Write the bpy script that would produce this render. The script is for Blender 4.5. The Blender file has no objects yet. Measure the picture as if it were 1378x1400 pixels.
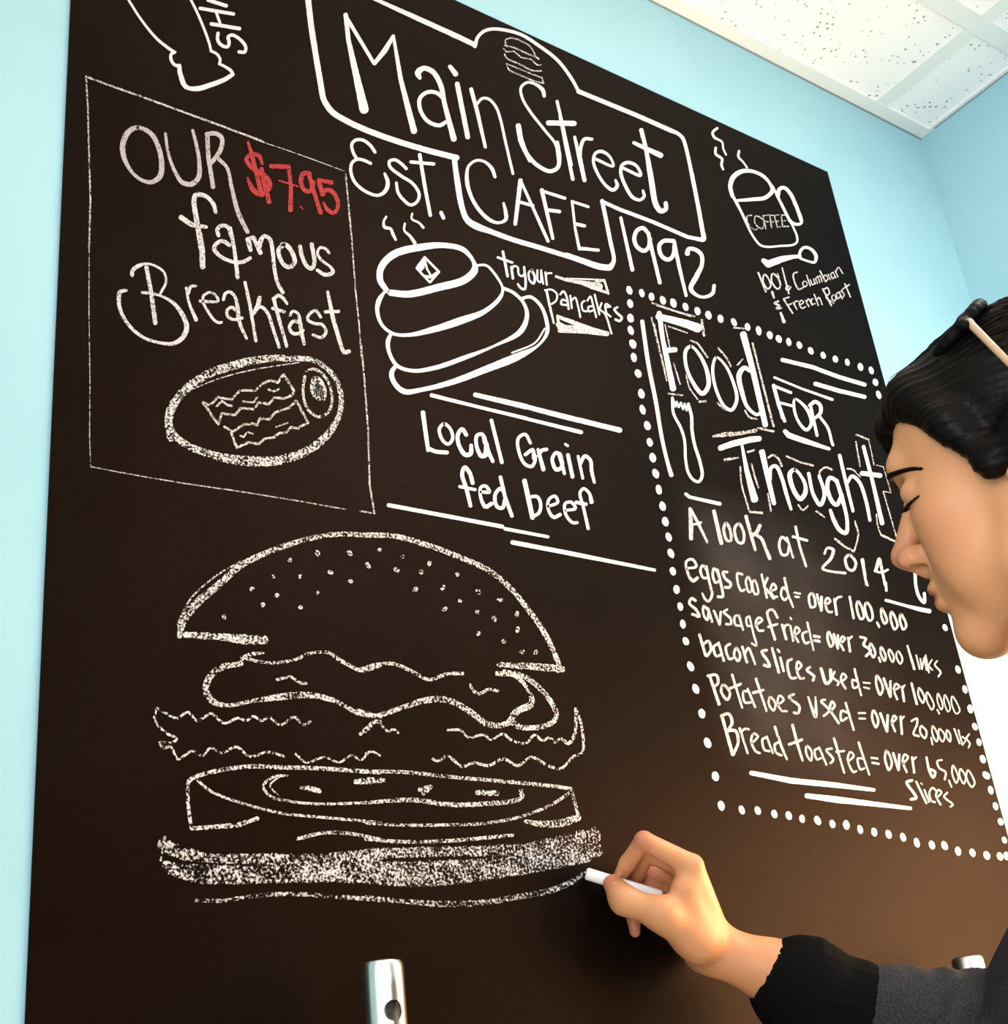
import bpy, bmesh, math, random
import numpy as np
from mathutils import Vector, Matrix

scene = bpy.context.scene
COL = scene.collection
rnd = random.Random(7)

# ------------------------------------------------------------------ camera
# World: X runs along the chalkboard wall, Y into that wall (board face at Y = 0), Z up, floor at Z = 0.
FPX = 1780.0                       # focal length for a 1378 x 1400 picture
CAM = np.array([0.0, -0.93964, 1.28])
RC = np.array([[0.81330718, 0.1086065, -0.57160831],
               [0.16533899, 0.89878247, 0.40602104],
               [0.55784806, -0.42472897, 0.71302935]])
def c2w(v):                        # camera axes (right, down, forward) -> world direction
    w = RC.T @ np.asarray(v, float)
    return np.array([w[0], w[2], -w[1]])
def at(px, py, depth):             # point seen at a picture position, at a distance along the view axis
    return CAM + c2w([(px - 689) / FPX * depth, (py - 700) / FPX * depth, depth])
def on_plane_y(px, py, y):         # point seen at a picture position on a plane parallel to the board
    d = c2w([(px - 689) / FPX, (py - 700) / FPX, 1.0])
    return CAM + d * ((y - CAM[1]) / d[1])
cam_data = bpy.data.cameras.new('camera')
cam = bpy.data.objects.new('camera', cam_data); COL.objects.link(cam)
cx, cy, cz = c2w([1, 0, 0]), c2w([0, -1, 0]), c2w([0, 0, -1])
cam.matrix_world = Matrix(((cx[0], cy[0], cz[0], CAM[0]), (cx[1], cy[1], cz[1], CAM[1]), (cx[2], cy[2], cz[2], CAM[2]), (0, 0, 0, 1)))
cam_data.sensor_fit = 'VERTICAL'; cam_data.sensor_height = 36.0
cam_data.lens = FPX / 1400 * 36.0
cam_data.clip_start = 0.02
scene.camera = cam

# ------------------------------------------------------------------ world, lights, exposure
world = bpy.data.worlds.new('world'); scene.world = world; world.use_nodes = True
bg = world.node_tree.nodes['Background']
bg.inputs[0].default_value = (0.86, 0.95, 1.0, 1); bg.inputs[1].default_value = 1.25
def area(name, loc, target, sx, sy, power, color):
    l = bpy.data.lights.new(name, 'AREA'); l.shape = 'RECTANGLE'; l.size = sx; l.size_y = sy
    l.energy = power; l.color = color
    o = bpy.data.objects.new(name, l); COL.objects.link(o); o.location = loc
    o.rotation_euler = (Vector(target) - Vector(loc)).to_track_quat('-Z', 'Y').to_euler()
    return o
area('window_daylight', (1.735, -0.56, 1.22), (0.2, -0.5, 1.18), 0.80, 0.95, 45.0, (1.0, 0.57, 0.25))
area('ceiling_lamp_light', (1.31, -1.12, 2.735), (1.31, -1.12, 0), 0.56, 0.56, 16.0, (1.0, 0.95, 0.90))
area('back_fill', (0.6, -3.9, 1.7), (0.8, 0, 1.7), 2.4, 1.6, 12.0, (1.0, 0.96, 0.92))  # added fill light behind the camera, no shopfront is built
area('side_fill', (-2.5, -1.9, 1.9), (1.7, -0.6, 1.9), 1.2, 1.4, 50.0, (0.95, 0.97, 1.0))  # added fill from the left for right wall and cheek, no window there
vs = scene.view_settings
vs.view_transform = 'Standard'; vs.look = 'None'; vs.gamma = 1.0; vs.use_curve_mapping = False
vs.exposure = 0.40

# ------------------------------------------------------------------ helpers
def mat(name, color, rough=0.6, metal=0.0, spec=0.5):
    m = bpy.data.materials.new(name); m.use_nodes = True
    b = m.node_tree.nodes['Principled BSDF']
    b.inputs['Base Color'].default_value = (*color, 1); b.inputs['Roughness'].default_value = rough
    b.inputs['Metallic'].default_value = metal; b.inputs['Specular IOR Level'].default_value = spec
    return m
def N(m, kind, **kw):
    n = m.node_tree.nodes.new(kind)
    for k, v in kw.items(): setattr(n, k, v)
    return n
def L(m, a, b): m.node_tree.links.new(a, b)
def bsdf(m): return m.node_tree.nodes['Principled BSDF']
def noise_tint(m, ca, cb, scale, detail=4.0, lo=0.35, hi=0.65, bump=0.0, bscale=None, dist=0.001):
    tc = N(m, 'ShaderNodeTexCoord'); n = N(m, 'ShaderNodeTexNoise')
    n.inputs['Scale'].default_value = scale; n.inputs['Detail'].default_value = detail
    L(m, tc.outputs['Object'], n.inputs['Vector'])
    r = N(m, 'ShaderNodeValToRGB'); r.color_ramp.elements[0].position = lo; r.color_ramp.elements[1].position = hi
    r.color_ramp.elements[0].color = (*ca, 1); r.color_ramp.elements[1].color = (*cb, 1)
    L(m, n.outputs['Fac'], r.inputs['Fac']); L(m, r.outputs['Color'], bsdf(m).inputs['Base Color'])
    if bump:
        n2 = N(m, 'ShaderNodeTexNoise'); n2.inputs['Scale'].default_value = bscale or scale; n2.inputs['Detail'].default_value = 3
        L(m, tc.outputs['Object'], n2.inputs['Vector'])
        bp = N(m, 'ShaderNodeBump'); bp.inputs['Strength'].default_value = bump; bp.inputs['Distance'].default_value = dist
        L(m, n2.outputs['Fac'], bp.inputs['Height']); L(m, bp.outputs['Normal'], bsdf(m).inputs['Normal'])
def add(name, verts, faces, m=None, parent=None, smooth=False):
    me = bpy.data.meshes.new(name)
    me.from_pydata([tuple(map(float, v)) for v in verts], [], [tuple(map(int, f)) for f in faces]); me.update()
    if m: me.materials.append(m)
    if smooth: me.polygons.foreach_set('use_smooth', [True] * len(me.polygons))
    o = bpy.data.objects.new(name, me); COL.objects.link(o)
    if parent: o.parent = parent
    return o
def from_bm(name, bm, m=None, parent=None, smooth=False):
    me = bpy.data.meshes.new(name); bm.to_mesh(me); bm.free()
    if m: me.materials.append(m)
    if smooth: me.polygons.foreach_set('use_smooth', [True] * len(me.polygons))
    o = bpy.data.objects.new(name, me); COL.objects.link(o)
    if parent: o.parent = parent
    return o
def box(bm, x0, x1, y0, y1, z0, z1, bevel=0.0):
    r = bmesh.ops.create_cube(bm, size=1.0)
    bmesh.ops.scale(bm, vec=(x1 - x0, y1 - y0, z1 - z0), verts=r['verts'])
    bmesh.ops.translate(bm, vec=((x0 + x1) / 2, (y0 + y1) / 2, (z0 + z1) / 2), verts=r['verts'])
    if bevel:
        es = list({e for v in r['verts'] for e in v.link_edges})
        bmesh.ops.bevel(bm, geom=es, offset=bevel, segments=2, affect='EDGES', profile=0.5)
def boxobj(name, b, m, parent=None, bevel=0.0):
    bm = bmesh.new(); box(bm, *b, bevel=bevel); return from_bm(name, bm, m, parent)
def tag(o, label=None, cat=None, group=None, kind=None):
    if label: o['label'] = label
    if cat: o['category'] = cat
    if group: o['group'] = group
    if kind: o['kind'] = kind
    return o
def struct(o, label=None, cat=None):
    return tag(o, label, cat, kind='structure')
def empty(name, loc):
    o = bpy.data.objects.new(name, None); COL.objects.link(o); o.location = loc; o.empty_display_size = 0.05
    return o
def keep_world(child, parent):
    child.parent = parent; child.matrix_parent_inverse = Matrix.Translation(-Vector(parent.location))

# ------------------------------------------------------------------ materials
M_wall = mat('aqua wall paint', (0.42, 0.76, 0.78), 0.75, spec=0.25)
noise_tint(M_wall, (0.285, 0.495, 0.555), (0.305, 0.515, 0.578), 6, bump=0.12, bscale=420, dist=0.0006)
M_tile = mat('ceiling tile', (0.86, 0.85, 0.82), 0.9, spec=0.1)
M_tbar = mat('white ceiling grid', (0.78, 0.79, 0.76), 0.5)
M_floor = mat('floor tile', (0.55, 0.50, 0.44), 0.45)
M_board = mat('black chalkboard paint', (0.006, 0.004, 0.0033), 0.53, spec=0.068)
bsdf(M_board).inputs['Specular Tint'].default_value = (1, 0.40, 0.10, 1)
M_shadow_line = mat('gap shadow line', (0.22, 0.27, 0.27), 0.8)

# ------------------------------------------------------------------ the room
X0, X1, Y0, YW, ZC = -2.6, 1.753, -4.2, 0.002, 2.757
struct(boxobj('wall_back', (X0, X1 + 0.1, YW, YW + 0.1, 0, ZC + 0.05), M_wall), 'pale aqua wall behind the chalkboard', 'wall')
WY0, WY1, WZ0, WZ1 = -0.98, -0.14, 0.72, 1.72        # window opening in the right wall
bm = bmesh.new()
box(bm, X1, X1 + 0.1, Y0, WY0, 0, ZC + 0.05); box(bm, X1, X1 + 0.1, WY1, YW, 0, ZC + 0.05)
box(bm, X1, X1 + 0.1, WY0, WY1, 0, WZ0); box(bm, X1, X1 + 0.1, WY0, WY1, WZ1, ZC + 0.05)
struct(from_bm('wall_right', bm, M_wall), 'pale aqua wall to the right of the corner', 'wall')
struct(boxobj('light_blocker_left', (-0.60, -0.50, -0.72, YW, 0, ZC), M_wall), 'added unseen aqua wall shading the left of the chalkboard wall', 'wall')  # added out of view to keep side light off the left of the wall
struct(boxobj('floor', (X0, X1 + 0.1, Y0, YW + 0.1, -0.06, 0), M_floor), 'cafe floor', 'floor')
noise_tint(M_floor, (0.66, 0.62, 0.56), (0.76, 0.72, 0.66), 3)

# ceiling tiles with pin holes
def pits(m):
    tc = N(m, 'ShaderNodeTexCoord')
    v = N(m, 'ShaderNodeTexVoronoi'); v.inputs['Scale'].default_value = 96
    L(m, tc.outputs['Object'], v.inputs['Vector'])
    n = N(m, 'ShaderNodeTexNoise'); n.inputs['Scale'].default_value = 24; n.inputs['Detail'].default_value = 2
    L(m, tc.outputs['Object'], n.inputs['Vector'])
    n2 = N(m, 'ShaderNodeTexNoise'); n2.inputs['Scale'].default_value = 210; n2.inputs['Detail'].default_value = 2
    L(m, tc.outputs['Object'], n2.inputs['Vector'])
    mul = N(m, 'ShaderNodeMath', operation='MULTIPLY_ADD'); mul.inputs[1].default_value = -0.60; mul.inputs[2].default_value = 0.325
    L(m, n.outputs['Fac'], mul.inputs[0])
    a2 = N(m, 'ShaderNodeMath', operation='MULTIPLY_ADD'); a2.inputs[1].default_value = 0.22
    L(m, n2.outputs['Fac'], a2.inputs[0]); L(m, mul.outputs[0], a2.inputs[2])
    lt = N(m, 'ShaderNodeMath', operation='LESS_THAN'); L(m, v.outputs['Distance'], lt.inputs[0]); L(m, a2.outputs[0], lt.inputs[1])
    mx = N(m, 'ShaderNodeMix', data_type='RGBA')
    mx.inputs[6].default_value = (0.93, 0.90, 0.89, 1); mx.inputs[7].default_value = (0.40, 0.37, 0.34, 1)
    L(m, lt.outputs[0], mx.inputs[0]); L(m, mx.outputs[2], bsdf(m).inputs['Base Color'])
pits(M_tile)
struct(boxobj('ceiling', (X0, X1 + 0.1, Y0, YW + 0.1, ZC, ZC + 0.05), M_tile), 'white pitted drop ceiling', 'ceiling')
tn = 0
def trim(b, m, label):
    global tn; tn += 1
    struct(boxobj('trim_%d' % tn, b, m), label, 'trim')
trim((X0, X1, YW - 0.024, YW, ZC - 0.004, ZC + 0.001), M_tbar, 'white ceiling edge strip along the chalkboard wall')
trim((X1 - 0.008, X1, Y0, YW - 0.024, ZC - 0.004, ZC + 0.001), M_tbar, 'white ceiling edge strip along the right wall')
trim((X0, X1, YW - 0.0022, YW, ZC - 0.0062, ZC - 0.004), M_shadow_line, 'painted shadow line under the ceiling edge strip')  # dark strip painted in for the shade under the edge strip
trim((X1 - 0.0018, X1, Y0, YW - 0.03, ZC - 0.0055, ZC - 0.004), M_shadow_line, 'painted shadow line under the right edge strip')  # same painted shade along the right wall
for k in range(5):
    x = 1.606 - 0.61 * k
    trim((x - 0.0, x + 0.026, Y0, YW - 0.02, ZC - 0.003, ZC + 0.001), M_tbar, 'white ceiling grid bar')
for k in range(6):
    y = -0.203 - 0.61 * k
    trim((X0, X1 - 0.005, y - 0.030, y, ZC - 0.0032, ZC + 0.001), M_tbar, 'white ceiling grid cross bar')

# the window in the right wall (just outside the picture; its low warm daylight falls on board and wall)
M_white = mat('white window frame', (0.8, 0.8, 0.78), 0.4)
M_glass = mat('window glass', (1, 1, 1), 0.02); bsdf(M_glass).inputs['Transmission Weight'].default_value = 1.0
for i, (y0, y1, z1, lab) in enumerate(((WY0, WY1, WZ1, 'white framed window in the right wall nearest the corner'),)):
    bm = bmesh.new()
    for b in ((X1 - 0.012, X1 + 0.06, y0 - 0.05, y0, WZ0 - 0.05, z1 + 0.05), (X1 - 0.012, X1 + 0.06, y1, y1 + 0.05, WZ0 - 0.05, z1 + 0.05),
              (X1 - 0.012, X1 + 0.06, y0, y1, WZ0 - 0.05, WZ0), (X1 - 0.012, X1 + 0.06, y0, y1, z1, z1 + 0.05)):
        box(bm, *b)
    win = struct(from_bm('window_%d' % (i + 1), bm, M_white), lab, 'window')
    boxobj('pane', (X1 + 0.03, X1 + 0.036, y0, y1, WZ0, z1), M_glass, win)

# ceiling lamp in the grid, above and to the right behind the viewer
lamp = empty('ceiling_light', (1.31, -1.12, ZC))
tag(lamp, 'square recessed ceiling light in the white ceiling grid', 'light')
bm = bmesh.new()
for b in ((-0.30, -0.28, -0.30, 0.30), (0.28, 0.30, -0.30, 0.30), (-0.28, 0.28, -0.30, -0.28), (-0.28, 0.28, 0.28, 0.30)):
    box(bm, b[0], b[1], b[2], b[3], -0.014, -0.003)
from_bm('frame', bm, M_white, lamp)
M_diff = mat('lamp diffuser', (0.9, 0.9, 0.9), 0.5)
bsdf(M_diff).inputs['Emission Color'].default_value = (1, 0.96, 0.9, 1); bsdf(M_diff).inputs['Emission Strength'].default_value = 3.0
boxobj('diffuser', (-0.28, 0.28, -0.28, 0.28, -0.009, -0.004), M_diff, lamp)

# ------------------------------------------------------------------ chalkboard
BX0, BX1, BZ0, BZ1 = 0.281, 1.4485, 0.62, 2.5585
board = boxobj('chalkboard', (BX0, BX1, 0.0, YW, BZ0, BZ1), M_board)
tag(board, 'big black chalkboard covered in white chalk menu lettering on the aqua wall', 'chalkboard')
def board_mat(m):
    tc = N(m, 'ShaderNodeTexCoord'); b = bsdf(m)
    n = N(m, 'ShaderNodeTexNoise'); n.inputs['Scale'].default_value = 5; n.inputs['Detail'].default_value = 6; n.inputs['Roughness'].default_value = 0.65
    L(m, tc.outputs['Object'], n.inputs['Vector'])
    r = N(m, 'ShaderNodeValToRGB'); r.color_ramp.elements[0].position = 0.3; r.color_ramp.elements[1].position = 0.8
    r.color_ramp.elements[0].color = (0.0010, 0.0007, 0.0007, 1); r.color_ramp.elements[1].color = (0.0036, 0.0027, 0.0025, 1)
    L(m, n.outputs['Fac'], r.inputs['Fac']); L(m, r.outputs['Color'], b.inputs['Base Color'])
    n2 = N(m, 'ShaderNodeTexNoise'); n2.inputs['Scale'].default_value = 520; n2.inputs['Detail'].default_value = 2
    L(m, tc.outputs['Object'], n2.inputs['Vector'])
    bp = N(m, 'ShaderNodeBump'); bp.inputs['Strength'].default_value = 0.35; bp.inputs['Distance'].default_value = 0.0006
    L(m, n2.outputs['Fac'], bp.inputs['Height']); L(m, bp.outputs['Normal'], b.inputs['Normal'])
board_mat(M_board)
def chalk(name, color, cover, scale=330.0, soft=0.05, rough=0.95):
    # chalk sits only on the high grain of the board: 'cover' is how much of the stroke it fills
    m = mat(name, color, rough, spec=0.1)
    if cover >= 1: return m
    nt = m.node_tree; out = nt.nodes['Material Output']
    tc = N(m, 'ShaderNodeTexCoord'); n = N(m, 'ShaderNodeTexNoise'); n.inputs['Scale'].default_value = scale; n.inputs['Detail'].default_value = 3
    n.inputs['Roughness'].default_value = 0.6
    L(m, tc.outputs['Object'], n.inputs['Vector'])
    n2 = N(m, 'ShaderNodeTexNoise'); n2.inputs['Scale'].default_value = 70; n2.inputs['Detail'].default_value = 2; L(m, tc.outputs['Object'], n2.inputs['Vector'])
    ad = N(m, 'ShaderNodeMath', operation='MULTIPLY_ADD'); ad.inputs[1].default_value = 0.35; L(m, n2.outputs['Fac'], ad.inputs[0]); L(m, n.outputs['Fac'], ad.inputs[2])
    r = N(m, 'ShaderNodeMapRange'); t = 0.675 + (0.5 - cover) * 0.36
    r.inputs['From Min'].default_value = t - soft; r.inputs['From Max'].default_value = t + soft
    L(m, ad.outputs[0], r.inputs['Value'])
    tr = N(m, 'ShaderNodeBsdfTransparent'); mx = N(m, 'ShaderNodeMixShader')
    L(m, r.outputs['Result'], mx.inputs['Fac']); L(m, tr.outputs['BSDF'], mx.inputs[1]); L(m, bsdf(m).outputs['BSDF'], mx.inputs[2])
    L(m, mx.outputs['Shader'], out.inputs['Surface'])
    return m
CH = {'bold': chalk('bold chalk', (0.52, 0.505, 0.525), 1.0),
      'soft': chalk('soft chalk', (0.50, 0.475, 0.485), 0.80, 420, 0.14),
      'dusty': chalk('dusty chalk', (0.54, 0.505, 0.50), 0.50, 430, 0.07),
      'grain': chalk('grainy chalk', (0.54, 0.505, 0.50), 0.36, 400, 0.08),
      'thin': chalk('thin chalk', (0.48, 0.445, 0.44), 0.58, 380, 0.12),
      'worn': chalk('worn chalk', (0.36, 0.32, 0.33), 0.90, 420, 0.14),
      'red': chalk('red chalk', (0.30, 0.034, 0.034), 0.88, 420, 0.12)}
CROPS = {'0': (0, 0, 1.0), 'A': (150, 0, 6.89), 'B': (110, 90, 5.512), 'C': (310, 130, 6.89), 'D': (150, 320, 6.89), 'E': (310, 290, 6.89),
         'F': (210, 470, 4.306), 'G': (410, 0, 5.512), 'H': (620, 20, 6.89), 'I': (760, 120, 6.264), 'J': (470, 180, 6.89),
         'K': (610, 200, 6.89), 'L': (780, 240, 6.264), 'M': (960, 160, 6.264), 'N': (1000, 280, 7.656), 'O': (500, 310, 5.104),
         'P': (670, 330, 6.89), 'Q': (520, 520, 6.89), 'R': (690, 540, 5.386), 'S': (850, 380, 6.264), 'T': (1030, 460, 6.89),
         'U': (880, 530, 6.89), 'V': (1040, 580, 6.264), 'W': (900, 680, 6.264), 'X': (1080, 720, 6.264), 'Y': (920, 860, 5.386),
         'Z': (1130, 870, 5.386), 'a': (960, 1040, 3.297), 'b': (200, 710, 4.306), 'c': (490, 710, 4.176), 'd': (200, 940, 4.306),
         'e': (500, 940, 3.937)}
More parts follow.
